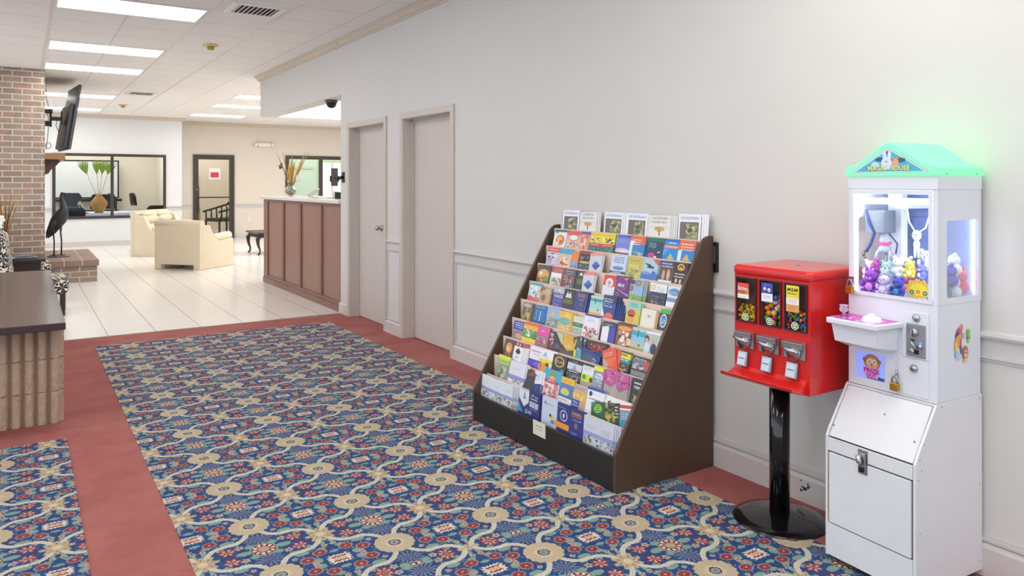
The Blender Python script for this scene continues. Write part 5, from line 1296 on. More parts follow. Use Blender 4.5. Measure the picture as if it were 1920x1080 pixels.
# labels behind the panes
def sticker(y0, y1, z0, z1, x, spec, name, seed):
    wd = y1 - y0; ht = z1 - z0; m = cover(spec, wd, ht, 0, .0006, seed, 0)
    m.v = [(x - ox + q[1], -(q[0]) + (y0 + y1) / 2 - oy, q[2] + z0) for q in m.v]
    return obj(name, m, PRINT, t)
X_ = fx - .0068
sticker(2.116, 2.176, .992, 1.058, X_, 'base:e8412c;B .28 0 f4f2f0;L .1 .12 .7 1 .05 b8b4b0;G .6 .3 1 .3 1 .7 f08c2c;E .7 .42 .12 .1 3c9c34;T .45 .66 .86 .26 fbf6f2 Skittles', 'candy_label', 1)
sticker(1.994, 2.050, .993, 1.072, X_, 'base:2a3fb4;B .44 0 f0f0f4;L .1 .3 .8 2 .05 a4a8b8;E .5 .66 .42 .14 1c2c8c;E .3 .68 .13 .09 f4f4f8;E .68 .64 .14 .1 f0f0f8;L .2 .9 .6 1 .06 8c9cec;E .3 .66 .04 .03 d85c8c;E .66 .63 .04 .03 4c9c5c', 'candy_label', 2)
sticker(1.868, 1.928, .968, 1.075, X_, 'base:f2dc28;T .5 .84 .8 .14 2c2824 M&M;L .1 .70 .8 1 .06 5c5424;B .52 .28 f6f2e8;L .1 .46 .8 2 .05 b8b0a0;B .28 0 e89c58;L .15 .2 .7 2 .05 c87434', 'candy_label', 3)
for (a, b) in wins:
    c = (a + b) / 2; m = MB().col('dfe6c8'); q = [(X_ - .0006 - ox, c + .0 - oy + .0175 * math.cos(v), .913 + .016 * math.sin(v)) for v in [k * math.pi / 10 for k in range(20)]]
    m.poly(q); m.col('5c8c4c'); m.poly([(X_ - .0009 - ox, c - oy + .013 * math.cos(v), .913 + .012 * math.sin(v)) for v in [k * math.pi / 10 for k in range(20)]])
    m.col('f0f0c8'); m.box((X_ - .0012 - ox, c - oy - .008, .915), (X_ - .0013 - ox, c - oy + .008, .920)).box((X_ - .0012 - ox, c - oy - .007, .906), (X_ - .0013 - ox, c - oy + .007, .911))
    obj('price_sticker', m, PRINT, t)
# coin mechanisms
for (a, b), (ca, cb) in zip(((2.088, 2.181), (1.962, 2.062), (1.839, 1.938)), ((2.119, 2.170), (1.994, 2.045), (1.871, 1.925))):
    c = (a + b) / 2 - oy; w_ = (b - a) / 2
    m = MB(); B3(m, (fx - .012, a, .779), (fx, b, .852))
    cm = obj('coin_mechanism', m, STEEL, t, bevel=.003)
    m = MB().prism([(fx - .012 - ox, .852), (fx - .030 - ox, .848), (fx - .028 - ox, .826), (fx - .012 - ox, .818)], 'y', c - w_ + .002, c + w_ - .002); obj('coin_slot', m, STEEL, cm, bevel=.002); 
    m = MB().lathe((fx - .012 - ox, c, .806), [(.033, 0), (.033, -.006), (.028, -.012), (.012, -.016), (.011, -.020), (0, -.020)], 28, 'x'); obj('turn_disc', m, CHROME, cm)
    m = MB().tube([(fx - .034 - ox, c - .036, .812), (fx - .040 - ox, c, .818), (fx - .034 - ox, c + .040, .826)], [.006, .010, .007], 10); obj('turn_handle', m, CHROME, cm)
    m = MB().prism([(fx - ox, .764), (fx - .012 - ox, .764), (fx - .024 - ox, .701), (fx - ox, .701)], 'y', ca - oy, cb - oy); ch = obj('chute_door', m, STEEL, t, bevel=.003)
    m = MB().prism([(fx - .0125 - ox, .757), (fx - .0145 - ox, .757), (fx - .0255 - ox, .708), (fx - .0235 - ox, .708)], 'y', ca - oy + .006, cb - oy - .006)
    m.box((fx - .020 - ox, ca - oy + .012, .733), (fx - .0225 - ox, cb - oy - .012, .737)); obj('chute_flap', m, CHROME, ch)
m = MB().prism([(fx - ox + .002, .702), (fx - ox + .002, .640), (fx - .055 - ox, .652), (fx - .092 - ox, .668), (fx - .098 - ox, .680), (fx - .090 - ox, .681), (fx - .052 - ox, .668), (fx - .010 - ox, .682)], 'y', vy0 + .016 - oy, vy1 - oy)
obj('catch_tray', m, REDP, t, bevel=.002)
m = MB().tube([(0, .02, .03), (0, .02, .64)], .0435, 28); obj('pole', m, mat('black_gloss', '0f0f13', .14, coat=.5), t)
m = MB().box((-.11, -.13, .632), (.13, .10, .641)); obj('mount_plate', m, BLACK, t)
m = MB().lathe((0, .02, 0), [(.198, .0), (.200, .006), (.197, .012), (.15, .022), (.085, .030), (.060, .036), (.0, .036)], 48); obj('pedestal_base', m, MATS['black_gloss'], t)
# the candies
CM = {n: mat('candy_' + n, c, .22, var=.02, coat=.5) for n, c in (('yellow', 'f2c818'), ('orange', 'ef8f24'), ('green', '4f8a34'), ('lime', '9cae34'), ('red', 'c8382c'), ('blue', '1d5fc0'), ('white', 'f0ece6'), ('pink', 'e84890'), ('purple', '5a3474'), ('peach', 'e89c6c'))}
def pour(win, r, n, cols, kind, where, flat=1.0):
    a, b = win; placed = []; rr = random.Random(int(a * 1000)); x0, x1 = fx - .002 + r, fx + .050 - r
    protos = {}
    y0, y1 = a + r + .002, b - r - .002
    tries = 0
    while len(placed) < n and tries < 6000:
        tries += 1
        x = rr.uniform(x0, x0 + (x1 - x0) * rr.random()); y = rr.uniform(y0, y1)
        z = wz[0] + r * flat
        for _ in range(40):          # settle
            hit = [p for p in placed if (p[0] - x) ** 2 + (p[1] - y) ** 2 + ((p[2] - z) / flat) ** 2 < (2 * r * .97) ** 2]
            if not hit: break
            z += r * .22
        else: continue
        placed.append((x, y, z))
    for (x, y, z) in placed:
        c = rr.choice(cols)
        if c not in protos:
            protos[c] = obj(kind, MB().ball((0, 0, 0), (r, r, r * flat), 14, 9), CM[c]); o = protos[c]
        else:
            o = protos[c].copy(); COL.objects.link(o)
        o.location = (x, y, z)
        if flat < 1: o.rotation_euler = (rr.uniform(-1, 1), rr.uniform(-1, 1), 0)
        tag(o, '%s %s heaped behind the %s window of the red machine' % (c, kind.replace('_', ' '), where), 'candy', '%s %s in the %s window' % (c, {'candy': 'candies', 'gumball': 'gumballs'}[kind], where))
pour(wins[0], .0072, 150, ['yellow', 'orange', 'orange', 'lime', 'green', 'yellow', 'red'], 'candy', 'left', .75)
pour(wins[1], .0125, 70, ['blue', 'yellow', 'orange', 'white', 'pink', 'green', 'yellow', 'blue', 'peach'], 'gumball', 'middle')
pour(wins[2], .0078, 120, ['blue', 'blue', 'green', 'red', 'orange', 'blue', 'green'], 'candy', 'right', .72)

# ================================================================== CLAW MACHINE ON ITS WHITE STAND
CR_ = (2.635, 1.408, 0); RZ = math.radians(-4)
BOARD = mat('painted_board', 'dfe1e4', .42, var=.035, scale=7, bump=.06, bscale=40)
GAP = mat('dark_gap', '3c3630', .8)
t = thing('machine_stand', 'white painted wooden stand with a slanted top and a latched door', 'cabinet', CR_, RZ)
# local: x = depth into the wall side, y = across (0 near side .. .372), z up
SWD = .372
prof = [(0, .03), (0, .485), (.128, .682), (.408, .682), (.408, .03)]
obj('carcass', MB().prism([(a + .003, b) if a == 0 else (a, b - (.002 if b > .6 else 0)) for a, b in prof], 'y', .010, SWD - .010), GAP, t)
sp = [(-.004, .025), (-.004, .495), (.010, .522), (.122, .688), (.140, .692), (.411, .692), (.413, .025)]
for y in (0, SWD - .011): obj('side_board', MB().prism(sp, 'y', y, y + .011), BOARD, t, bevel=.0015)
def slope_board(m, x0, z0, x1, z1, off, th, y0, y1):
    d = Vector((x1 - x0, z1 - z0)).normalized(); n = Vector((-d.y, d.x))
    p = [(x0 + n.x * off, z0 + n.y * off), (x1 + n.x * off, z1 + n.y * off), (x1 + n.x * (off + th), z1 + n.y * (off + th)), (x0 + n.x * (off + th), z0 + n.y * (off + th))]
    return m.prism(p, 'y', y0, y1)
obj('slanted_lid', slope_board(MB(), .004, .494, .122, .678, .0, .006, .014, SWD - .014), BOARD, t, bevel=.0015)
obj('top_board', MB().box((.118, .011, .682), (.411, SWD - .011, .690)), BOARD, t)
obj('upper_rail', MB().box((-.006, .012, .440), (.004, SWD - .012, .490)), BOARD, t, bevel=.001)
obj('lower_rail', MB().box((-.006, .012, .03), (.004, SWD - .012, .155)), BOARD, t, bevel=.001)
dr = obj('door', MB().box((-.008, .017, .160), (.004, SWD - .019, .434)), BOARD, t, bevel=.0015)
obj('worn_edge', MB().box((-.0085, SWD - .021, .17), (-.004, SWD - .0188, .43)), mat('raw_yellow_wood', 'c9b478', .7, var=.3, scale=60), dr)
# hasp latch on the rail and the door
LY = .205
ht = obj('hasp', MB().box((-.0085, LY - .020, .395), (-.0065, LY + .020, .487)), CHROME, t, bevel=.001)
obj('hasp_plate', MB().box((-.016, LY - .015, .432), (-.010, LY + .015, .476)).box((-.013, LY - .013, .402), (-.0085, LY + .013, .436)), CHROME, ht, bevel=.002)
obj('latch_knob', MB().tube([(-.012, LY + .004, .466), (-.026, LY + .006, .462), (-.030, LY, .446), (-.022, LY - .002, .436)], [.008, .010, .010, .006], 10), CHROME, ht)
obj('key_block', MB().box((-.020, LY - .008, .405), (-.012, LY + .010, .424)), BLACK, ht, bevel=.002)
SCREW = mat('screw_head', '8c8f94', .4, .8)
for (x, z) in ((.02, .51), (.045, .56), (.03, .47), (.01, .44), (.15, .68), (.395, .675), (.395, .35), (.02, .25), (.02, .10), (.395, .06)):
    obj('screw', MB().lathe((x, -.0002, z), [(.0028, 0), (.0022, -.0008), (0, -.0009)], 8, 'y'), SCREW, t)
for (u_, v_) in ((.02, .03), (.34, .06), (.20, .12)):
    obj('screw', MB().ball((.0 + .122 * (v_ / .2) + .002, .372 - u_, .50 + .184 * (v_ / .2) + .0075), .0035, 8, 5), SCREW, t)
for x in (.05, .36):
    for y in (.05, SWD - .05): obj('caster', MB().lathe((x, y - .01, .0155), [(.015, 0), (.015, .02), (0, .0201)], 14, 'y').box((x - .01, y - .012, .016), (x + .01, y + .012, .031)), BLACK, t)
# ------------------------------------------------ the machine itself
t = thing('claw_machine', 'white claw crane machine with a glowing green roof on a wooden stand', 'arcade machine', (CR_[0], CR_[1], .692), RZ)
a0, a1 = .125, .406; b0, b1 = .0, .362; z1 = .776; zt = .826   # heights above the stand top
EN = WHITEP
wz0, wz1 = .362, .770; wb0, wb1 = .030, .345
# lower box
obj('lower_cabinet', MB().box((a0 + .004, b0 + .002, .0), (a1, b1 - .002, .355)), EN, t, bevel=.003)
# front sheet with the prize opening cut out
po = (.205, .330, .030, .135)   # b0 b1 z0 z1
m = MB()
m.box((a0, b0, 0), (a0 + .004, b1, po[2])).box((a0, b0, po[3]), (a0 + .004, b1, .355)).box((a0, b0, po[2]), (a0 + .004, po[0], po[3])).box((a0, po[1], po[2]), (a0 + .004, b1, po[3]))
obj('front_sheet', m, EN, t)
# corner posts and rails of the upper cabinet
m = MB()
for (x, y) in ((a0, b0), (a0, b1 - .016), (a1 - .016, b0), (a1 - .016, b1 - .016)): m.box((x, y, .355), (x + .016, y + .016, z1))
m.box((a0 - .002, b0 - .002, z1), (a1 + .002, b1 + .002, zt))
m.box((a0, b0 + .016, .355), (a0 + .012, b1 - .016, wz0)); m.box((a0, b0 + .016, wz1), (a0 + .012, b1 - .016, z1))
obj('upper_frame', m, EN, t, bevel=.0015)
df = obj('front_door_frame', MB().frame((a0 - .004, 0, 0), (0, 1, 0), (0, 0, 1), (1, 0, 0), .018, b1 - .010, .357, .772, .014, .008), EN, t, bevel=.001)
obj('front_glass', MB().box((a0 + .001, .030, .370), (a0 + .004, b1 - .022, .760)), CLEAR, df)
def side_sheet(y, name):
    m = MB(); x0, x1, q0, q1 = a0 + .058, a1 - .020, .378, .662
    m.box((a0 + .016, y, .355), (a1 - .016, y + .003, q0)).box((a0 + .016, y, q1), (a1 - .016, y + .003, z1)).box((a0 + .016, y, q0), (x0, y + .003, q1)).box((x1, y, q0), (a1 - .016, y + .003, q1))
    s_ = obj(name, m, EN, t)
    obj('side_glass', MB().box((x0 - .002, y + .001, q0 - .002), (x1 + .002, y + .002, q1 + .002)), CLEAR, s_)
    r = []
    for cx_, cz_, sx, sz in ((x0, q0, 1, 1), (x1, q0, -1, 1), (x1, q1, -1, -1), (x0, q1, 1, -1)):
        rad = .014; P_ = [(cx_, cz_)] + [(cx_ + sx * (rad - rad * math.cos(q)), cz_ + sz * (rad - rad * math.sin(q))) for q in [k * math.pi / 12 for k in range(7)]]
        r.append(P_)
    m = MB()
    for P_ in r: m.prism(P_, 'y', y, y + .003)
    obj('corner_fillet', m, EN, s_)
side_sheet(b0, 'side_sheet'); side_sheet(b1 - .003, 'side_sheet')
obj('back_sheet', MB().box((a1 - .004, b0 + .016, .355), (a1, b1 - .016, z1)), mat('cabinet_inside', '8fa3d4', .35), t)
m = MB().box((a0 + .006, .004, .356), (a1 - .01, b1 - .004, .360)); obj('prize_floor', m, EN, t)
# green glowing roof
GLOW, _t, _b = new_mat('glowing_green_plastic')
_b.inputs['Base Color'].default_value = (*srgb('6fd2a2'), 1); _b.inputs['Roughness'].default_value = .35
_b.inputs['Emission Color'].default_value = (.13, .9, .24, 1); _b.inputs['Emission Strength'].default_value = .62
mid = (b0 + b1) / 2
rp = [(b0 - .010, zt), (b0 - .010, zt + .028), (b0 + .004, zt + .040), (b0 + .040, zt + .045), (mid - .035, zt + .118), (mid - .012, zt + .128), (mid + .012, zt + .128), (mid + .035, zt + .118), (b1 - .040, zt + .045), (b1 - .004, zt + .040), (b1 + .010, zt + .028), (b1 + .010, zt)]
obj('glowing_roof', MB().prism(rp, 'x', a0 - .012, a1 + .004), GLOW, t, bevel=.006, seg=3)
for x in (a0 + .04, a1 - .05): obj('roof_screw', MB().lathe((x, b0 - .0102, zt + .008), [(.004, 0), (.003, -.0015), (0, -.0016)], 10, 'y'), STEEL, t)
# triangular marquee
X = a0 - .0135
def tri(m, s_, x, dz=0):
    c = (mid, zt + .050); P_ = [(b0 + .022, zt + .014), (b1 - .022, zt + .014), (mid, zt + .108)]
    return m.poly([(x, c[0] + (p[0] - c[0]) * s_, c[1] + (p[1] - c[1]) * s_) for p in P_])
m = MB(); m.col('7a5a74'); tri(m, 1.0, X); m.col('e8d8e8'); tri(m, .97, X - .0003); m.col('1fb4cc'); tri(m, .88, X - .0006)
m.col('123c74')
def el(cy, cz, ry, rz, x, col, n=16, cut=None):
    m.col(col).poly([(x, mid - cy + ry * math.cos(q), zt + cz + rz * math.sin(q)) for q in [k * 2 * math.pi / n for k in range(n)]])
el(.040, .060, .030, .010, X - .0007, '14407c'); el(-.035, .064, .022, .008, X - .0007, '14407c'); el(0, .088, .012, .006, X - .0007, '123a70')
for cy, cz, ry, rz, c_ in ((-.008, .050, .022, .024, 'd4dcf0'), (-.016, .080, .007, .018, 'd8def2'), (.004, .080, .007, .018, 'd8def2'), (-.008, .055, .004, .003, '4c5474'), (.028, .050, .014, .018, 'd8a078'), (.020, .066, .005, .006, 'c88c64'), (.036, .066, .005, .006, 'c88c64'), (.028, .046, .007, .006, 'f0d8b8'), (-.055, .045, .018, .010, 'b8d8e8')):
    el(cy, cz, ry, rz, X - .0009 - .0001 * abs(cz), c_)
for w_, c_, dx in ((.178, '3c6c5c', 0), (.172, 'e8dc6c', .0004)):
    m.col(c_); text_on(m, 'MAGIC HOUSE', (X - .0013 - dx, mid, zt + .031 - (0 if dx else .001)), (0, -1, 0), (0, 0, 1), w_, .019, .03)
m.col('e8dc9c')
obj('marquee_sign', m, PRINT, t)
# control tray
tp = [(-.028, .137), (-.028, .352), (a0, .365), (a0, .128)]
m = MB().prism([(p[0], p[1]) for p in tp], 'z', .253, .276); ct = obj('control_tray', m, EN, t, bevel=.006, seg=3)
m = MB().add([(-.010, .150, .253), (-.010, .340, .253), (a0, .348, .253), (a0, .142, .253), (.0, .158, .185), (.0, .332, .185), (a0, .340, .165), (a0, .150, .165), (.06, .19, .160), (.06, .31, .160), (a0, .31, .145), (a0, .19, .145)],
    [(0, 1, 5, 4), (1, 2, 6, 5), (3, 0, 4, 7), (2, 3, 7, 11, 10, 6), (4, 5, 9, 8), (5, 6, 10, 9), (7, 4, 8, 11), (8, 9, 10, 11), (0, 3, 2, 1)])
obj('tray_box', m, EN, ct)
m = MB().col('c42fae'); q = [(-.020, .146), (-.020, .345), (a0 - .006, .356), (a0 - .006, .137)]; m.poly([(x, y, .2765) for x, y in q][::-1])
m.col('e88ad8'); rr = random.Random(8)
for i in range(60):
    x, y = rr.uniform(-.014, a0 - .012), rr.uniform(.150, .345); s_ = rr.uniform(.003, .010)
    m.col(rr.choice(['f0a8e8', 'b8c4f4', 'a83cc4', 'e86cb8', 'd8d8fa', 'f4e8ff'])).poly([(x + s_ * math.cos(k), y + s_ * math.sin(k), .2767 + i * .00001) for k in (6, 5, 4, 3, 2, 1)][::1])
obj('tray_decal', m, PRINT, ct)
DOME, _t, _b = new_mat('glowing_button'); _b.inputs['Base Color'].default_value = (*srgb('dffaf6'), 1); _b.inputs['Roughness'].default_value = .1
_b.inputs['Emission Color'].default_value = (*srgb('c4f6ee'), 1); _b.inputs['Emission Strength'].default_value = .75
obj('push_button', MB().lathe((.045, .205, .2765), [(.035, 0), (.033, .008), (.024, .015), (.012, .020), (.010, .026), (0, .028)], 28), DOME, ct)
obj('joystick_stem', MB().tube([(.035, .318, .276), (.035, .318, .296)], .006, 10), STEEL, ct)
obj('joystick_knob', MB().lathe((.035, .318, .290), [(.004, 0), (.014, .006), (.017, .016), (.013, .026), (.018, .032), (.008, .034), (0, .034)], 8), mat('clear_knob', 'f0e4f8', .08, trans=.6, ior=1.3, var=.01), ct)
# coin panel, coin plate, keys
obj('coin_panel', MB().box((a0 - .005, .030, .150), (a0, .132, .322)), EN, t, bevel=.002)
cp = obj('coin_plate', MB().box((a0 - .010, .040, .156), (a0 - .005, .113, .278)), STEEL, t, bevel=.002)
X = a0 - .010
obj('coin_slot_cup', MB().lathe((X, .083, .246), [(.016, 0), (.016, -.004), (.012, -.007), (0, -.007)], 20, 'x'), CHROME, cp)
obj('coin_slot', MB().box((X - .0078, .0815, .234), (X - .0068, .0845, .258)), BLACK, cp)
obj('return_mouth', MB().box((X - .002, .064, .168), (X + .001, .094, .184)).box((X - .001, .078, .215), (X + .001, .096, .221)), BLACK, cp)
obj('return_ring', MB().lathe((X, .092, .176), [(.012, 0), (.012, -.004), (.007, -.005), (0, -.005)], 16, 'x'), CHROME, cp)
obj('reject_lever', MB().tube([(X - .004, .095, .214), (X - .006, .070, .190)], [.006, .004], 8).lathe((X, .060, .196), [(.010, 0), (.010, -.004), (0, -.004)], 14, 'x'), CHROME, cp)
obj('coin_badge', MB().lathe((X, .058, .206), [(.009, 0), (.009, -.002), (0, -.0021)], 12, 'x'), mat('blue_badge', '7ca0e8', .4), cp)
for y in (.046, .107):
    for z in (.163, .271): obj('rivet', MB().lathe((X, y, z), [(.004, 0), (.003, -.0018), (0, -.002)], 10, 'x'), STEEL, cp)
def lock(y, z):
    o = obj('key_lock', MB().lathe((a0 - .005, y, z), [(.015, 0), (.015, -.003), (.011, -.008), (.010, -.010), (0, -.010)], 20, 'x'), CHROME, t)
    obj('keyhole', MB().box((a0 - .0155, y - .001, z - .004), (a0 - .0148, y + .001, z + .004)), BLACK, o)
lock(.076, .300); lock(.085, .112)
obj('service_door', MB().box((a0 - .004, .030, .010), (a0, .150, .146)), EN, t, bevel=.002)
# prize opening: lit pocket and its sign
PB = mat('pocket_blue', '8fa0e8', .4, emit='8c9cf0', estr=.28)
m = MB(); m.box((a0 + .0036, po[0], po[2]), (a0 + .0039, po[1], po[3])); obj('prize_pocket', m, PB, t)
m = MB(); m.col('2c4c8c').poly([(a0 + .0033, po[1] - .045, po[2] + .001), (a0 + .0033, po[0] + .004, po[2] + .001), (a0 + .0033, po[0] + .004, po[2] + .012), (a0 + .0033, po[1] - .055, po[2] + .020)])
Y = .262
for cy, cz, r_, c_ in ((0, .098, .036, 'b07a4c'), (-.030, .104, .010, 'a06c40'), (.030, .104, .010, 'a06c40'), (0, .092, .026, 'e4b88c'), (-.010, .100, .009, 'f2ece4'), (.010, .100, .009, 'f2ece4'), (-.009, .099, .004, '3a2a24'), (.011, .099, .004, '3a2a24'), (.0, .088, .004, '6a4430')):
    m.col(c_); xx = a0 + .0030 - .0002 * (40 / (r_ * 1000 + 1)); m.poly([(xx, Y - cy + r_ * math.cos(q), cz + r_ * .85 * math.sin(q)) for q in [k * math.pi / 8 for k in range(16)]])
m.col('8a4a34').box((a0 + .0004, Y - .008, .080), (a0 + .0000, Y + .006, .0815))
m.col('f2a0dc').box((a0 - .0004, Y - .036, .054), (a0 - .0000, Y + .036, .076)).box((a0 - .0004, Y - .028, .036), (a0 - .0000, Y + .028, .056))
m.col('b0189c'); text_on(m, 'PRIZE', (a0 - .0008, Y, .065), (0, -1, 0), (0, 0, 1), .064, .0165, .04); text_on(m, 'OUT', (a0 - .0008, Y, .046), (0, -1, 0), (0, 0, 1), .042, .0155, .04)
obj('prize_out_sign', m, PRINT, t)
# generic animal sticker on the near side
m = MB(); ys = b0 - .0006; rr = random.Random(17)
def blob(x, z, rx, rz, c_, k=0):
    m.col(c_).poly([(x + rx * math.cos(q), ys - .00012 * k, z + rz * math.sin(q)) for q in [j * math.pi / 7 for j in range(14)]])
k = 0
for x, z, rx, rz, c_ in ((.262, .252, .018, .012, 'd8503c'), (.275, .262, .010, .014, 'e87c7c'), (.248, .235, .012, .015, '3c3c8c'), (.252, .215, .016, .022, 'e8a034'), (.240, .195, .010, .022, 'f0c05c'), (.268, .205, .006, .020, 'c83c3c'), (.272, .180, .005, .016, '2c4ca4'), (.282, .232, .009, .012, 'd89c6c'), (.245, .165, .012, .014, 'a8c8e8'),
                        (.318, .236, .011, .020, '7cc43c'), (.318, .216, .009, .014, '94d44c'), (.312, .222, .0035, .004, '2c3c24'), (.323, .222, .0035, .004, '2c3c24'), (.298, .168, .017, .026, 'b8683c'), (.300, .164, .011, .015, 'ecc49c'), (.295, .168, .003, .004, '2c2420'), (.304, .168, .003, .004, '2c2420'), (.296, .140, .012, .008, 'e8c890')):
    k += 1; blob(x, z, rx, rz, c_, k)
for (x0, z0, x1, z1_) in ((.240, .142, .262, .148), (.262, .148, .282, .156), (.316, .160, .334, .176)):
    m.col('e08c8c').poly([(x0, ys - .0001, z0), (x1, ys - .0001, z1_), (x1, ys - .0001, z1_ + .002), (x0, ys - .0001, z0 + .002)])
obj('side_sticker', m, PRINT, t)
# lamps inside the cabinet: LED strips (they light the prizes)
LED, _t, _b = new_mat('led_strip'); _b.inputs['Emission Color'].default_value = (.80, .88, 1, 1); _b.inputs['Emission Strength'].default_value = 18
for y in (.020, b1 - .024): obj('led_strip', MB().box((a0 + .017, y, .37), (a0 + .021, y + .003, .76)), LED, t)
obj('led_strip', MB().box((a0 + .02, .03, .764), (a0 + .03, b1 - .03, .770)), LED, t)
obj('led_strip', MB().box((a1 - .012, .018, .38), (a1 - .008, .024, .76)), LED, t)
# the crane
GR = mat('light_grey_plastic', 'dfe3ee', .35)
obj('gantry_rail', MB().box((.20, .018, .715), (.222, b1 - .018, .740)).box((.30, .018, .715), (.322, b1 - .018, .740)), GR, t, bevel=.002)
obj('cross_rail', MB().box((a0 + .03, .030, .690), (a1 - .02, .052, .716)).box((a0 + .03, .17, .700), (a1 - .02, .182, .716)), GR, t, bevel=.002)
obj('light_column', MB().box((.30, .250, .362), (.34, .310, .76)), mat('column_white', 'f4f6fc', .4), t, bevel=.003)
obj('speaker_bracket', MB().box((.37, .16, .50), (.395, .25, .66)), mat('slate_blue_plastic', '7f93c8', .5), t, bevel=.003)
cw = obj('crane_motor', MB().box((.20, .222, .60), (.275, .308, .690)), mat('motor_grey', '74787f', .4), t, bevel=.004)
obj('cable_loop', MB().tube([(.205, .30, .69), (.195, .285, .64), (.20, .265, .60), (.21, .29, .55), (.205, .305, .52)], .006, 8).tube([(.24, .23, .60), (.235, .19, .56), (.24, .20, .52)], .003, 6), mat('navy_cable', '2c3c74', .5), cw)
obj('claw_housing', MB().lathe((.235, .245, .60), [(.018, 0), (.020, -.03), (.016, -.05), (.024, -.058), (.024, -.075), (.010, -.08), (0, -.08)], 18), mat('clear_smoke', 'cfd6ea', .15, trans=.3, var=.02), cw)
obj('claw_ring', MB().lathe((.235, .245, .552), [(.024, 0), (.027, .003), (.027, .009), (.024, .012), (0, .0121)], 20), mat('candy_pink_ring', 'f0508c', .3), cw)
for k in range(3):
    q = k * 2.094 + .4; c_, s_ = math.cos(q), math.sin(q)
    obj('claw_prong', MB().tube([(.235 + c_ * .012, .245 + s_ * .012, .54), (.235 + c_ * .030, .245 + s_ * .030, .52), (.235 + c_ * .034, .245 + s_ * .034, .495), (.235 + c_ * .014, .245 + s_ * .014, .470)], [.005, .006, .006, .003], 8), CHROME, cw)
obj('wiring_bundle', MB().tube([(.17, .325, .50), (.165, .335, .52), (.17, .32, .53), (.175, .33, .505), (.165, .315, .50)], .004, 6), mat('wire_brown', '6a5a5c', .5), t)
cw.location = (0, .036, 0)
# padlocks hanging on the front
def padlock(loc, label):
    p = thing('padlock', label, 'padlock', loc, RZ, group='brass padlocks on the claw machine')
    obj('lock_body', MB().box((-.008, -.0165, -.03), (.008, .0165, 0)), BRASS, p, bevel=.003)
    obj('shackle', MB().tube([(0, -.011, -.002), (0, -.011, .014), (0, -.006, .023), (0, .0, .025), (0, .006, .023), (0, .011, .014), (0, .011, -.002)], .0033, 10), STEEL, p)
    return p
Mr = Matrix.Rotation(RZ, 3, 'Z')
def MW(a, b, z): v = Mr @ Vector((a, b, 0)); return (CR_[0] + v.x, CR_[1] + v.y, .692 + z)
padlock(MW(a0 - .018, .345, .388), 'brass padlock at the lower left corner of the claw machine glass')
padlock(MW(a0 - .018, .153, .045), 'brass padlock hanging below the coin panel beside the prize opening')
obj('hasp_staple', MB().box((a0 - .010, .335, .390), (a0 - .004, .356, .425)).tube([(a0 - .006, .339, .410), (a0 - .019, .341, .412), (a0 - .019, .349, .412), (a0 - .006, .351, .410)], .003, 8), CHROME, t)
obj('hasp_staple', MB().tube([(a0 - .004, .149, .075), (a0 - .019, .149, .070), (a0 - .019, .149, .066), (a0 - .004, .149, .064)], .003, 8).tube([(a0 - .012, .149, .072), (a0 - .012, .150, .092)], .004, 8), CHROME, t)
# yellow starburst card behind the glass
m = MB(); cy, cz = .080, .405; pts = []
for k in range(22):
    q = k * math.pi / 11; r_ = 1.0 if k % 2 else .76; pts.append((0, cy + .055 * r_ * math.cos(q), cz + .040 * r_ * math.sin(q)))
m.col('f2c81c').prism([(p[1], p[2]) for p in pts], 'x', a0 + .0125, a0 + .0140)
m.col('e89018').poly([(a0 + .0120, cy + (p[1] - cy) * .8, cz + (p[2] - cz) * .8) for p in pts][::-1]); m.col('f6e22c').poly([(a0 + .0118, cy + (p[1] - cy) * .72, cz + (p[2] - cz) * .72) for p in pts][::-1])
for yy, zz, r_, c_ in ((.024, -.012, .0085, '2c5c5c'), (-.026, -.012, .0085, '2c5c5c'), (.024, -.012, .005, '8cc4a4'), (-.026, -.012, .005, '8cc4a4'), (0, -.010, .007, 'e0702c'), (0, -.010, .0035, 'f8c050')):
    m.col(c_).poly([(a0 + .0116 - .0001 * (1 if r_ < .006 else 0), cy + yy + r_ * math.cos(q), cz + zz + r_ * math.sin(q)) for q in [k * math.pi / 6 for k in range(12)]])
tag(obj('star_card', m, PRINT, loc=(CR_[0], CR_[1], .692), rotz=RZ), 'yellow sun shaped card standing behind the claw machine glass', 'card')
# plush toys heaped inside
def plush(kind, c1, c2, loc, s, rz, label, ears=1, look=0):
    m = MB().col(c1)
    m.ball((0, 0, .018), (.020, .018, .019), 12, 8); m.ball((-.002, 0, .046), (.0175, .0175, .0165), 12, 8)
    for sy in (-1, 1):
        m.ball((-.012, sy * .015, .008), (.012, .007, .007), 8, 5); m.ball((-.010, sy * .018, .026), (.008, .006, .010), 8, 5)
        if ears == 1: m.ball((0, sy * .013, .062), (.005, .006, .006), 8, 5)
        elif ears == 2: m.ball((.002, sy * .007, .072), (.004, .005, .014), 8, 6)
        elif ears == 3: m.tube([(0, sy * .010, .058), (0, sy * .016, .078)], [.006, .001], 6)
    m.col(c2).ball((-.014, 0, .042), (.007, .009, .006), 8, 5); m.ball((-.012, 0, .018), (.010, .012, .012), 8, 6)
    m.col('1c1c22')
    for sy in (-1, 1): m.ball((-.0165, sy * .006, .050), .0022, 6, 4)
    m.ball((-.0205, 0, .044), .002, 6, 4)
    o = obj(kind, m, FUZZ, loc=MW(*loc), rotz=RZ + rz); o.scale = (s, s, s)
    return tag(o, label, 'toy', 'plush toys inside the claw machine')
B_ = .360
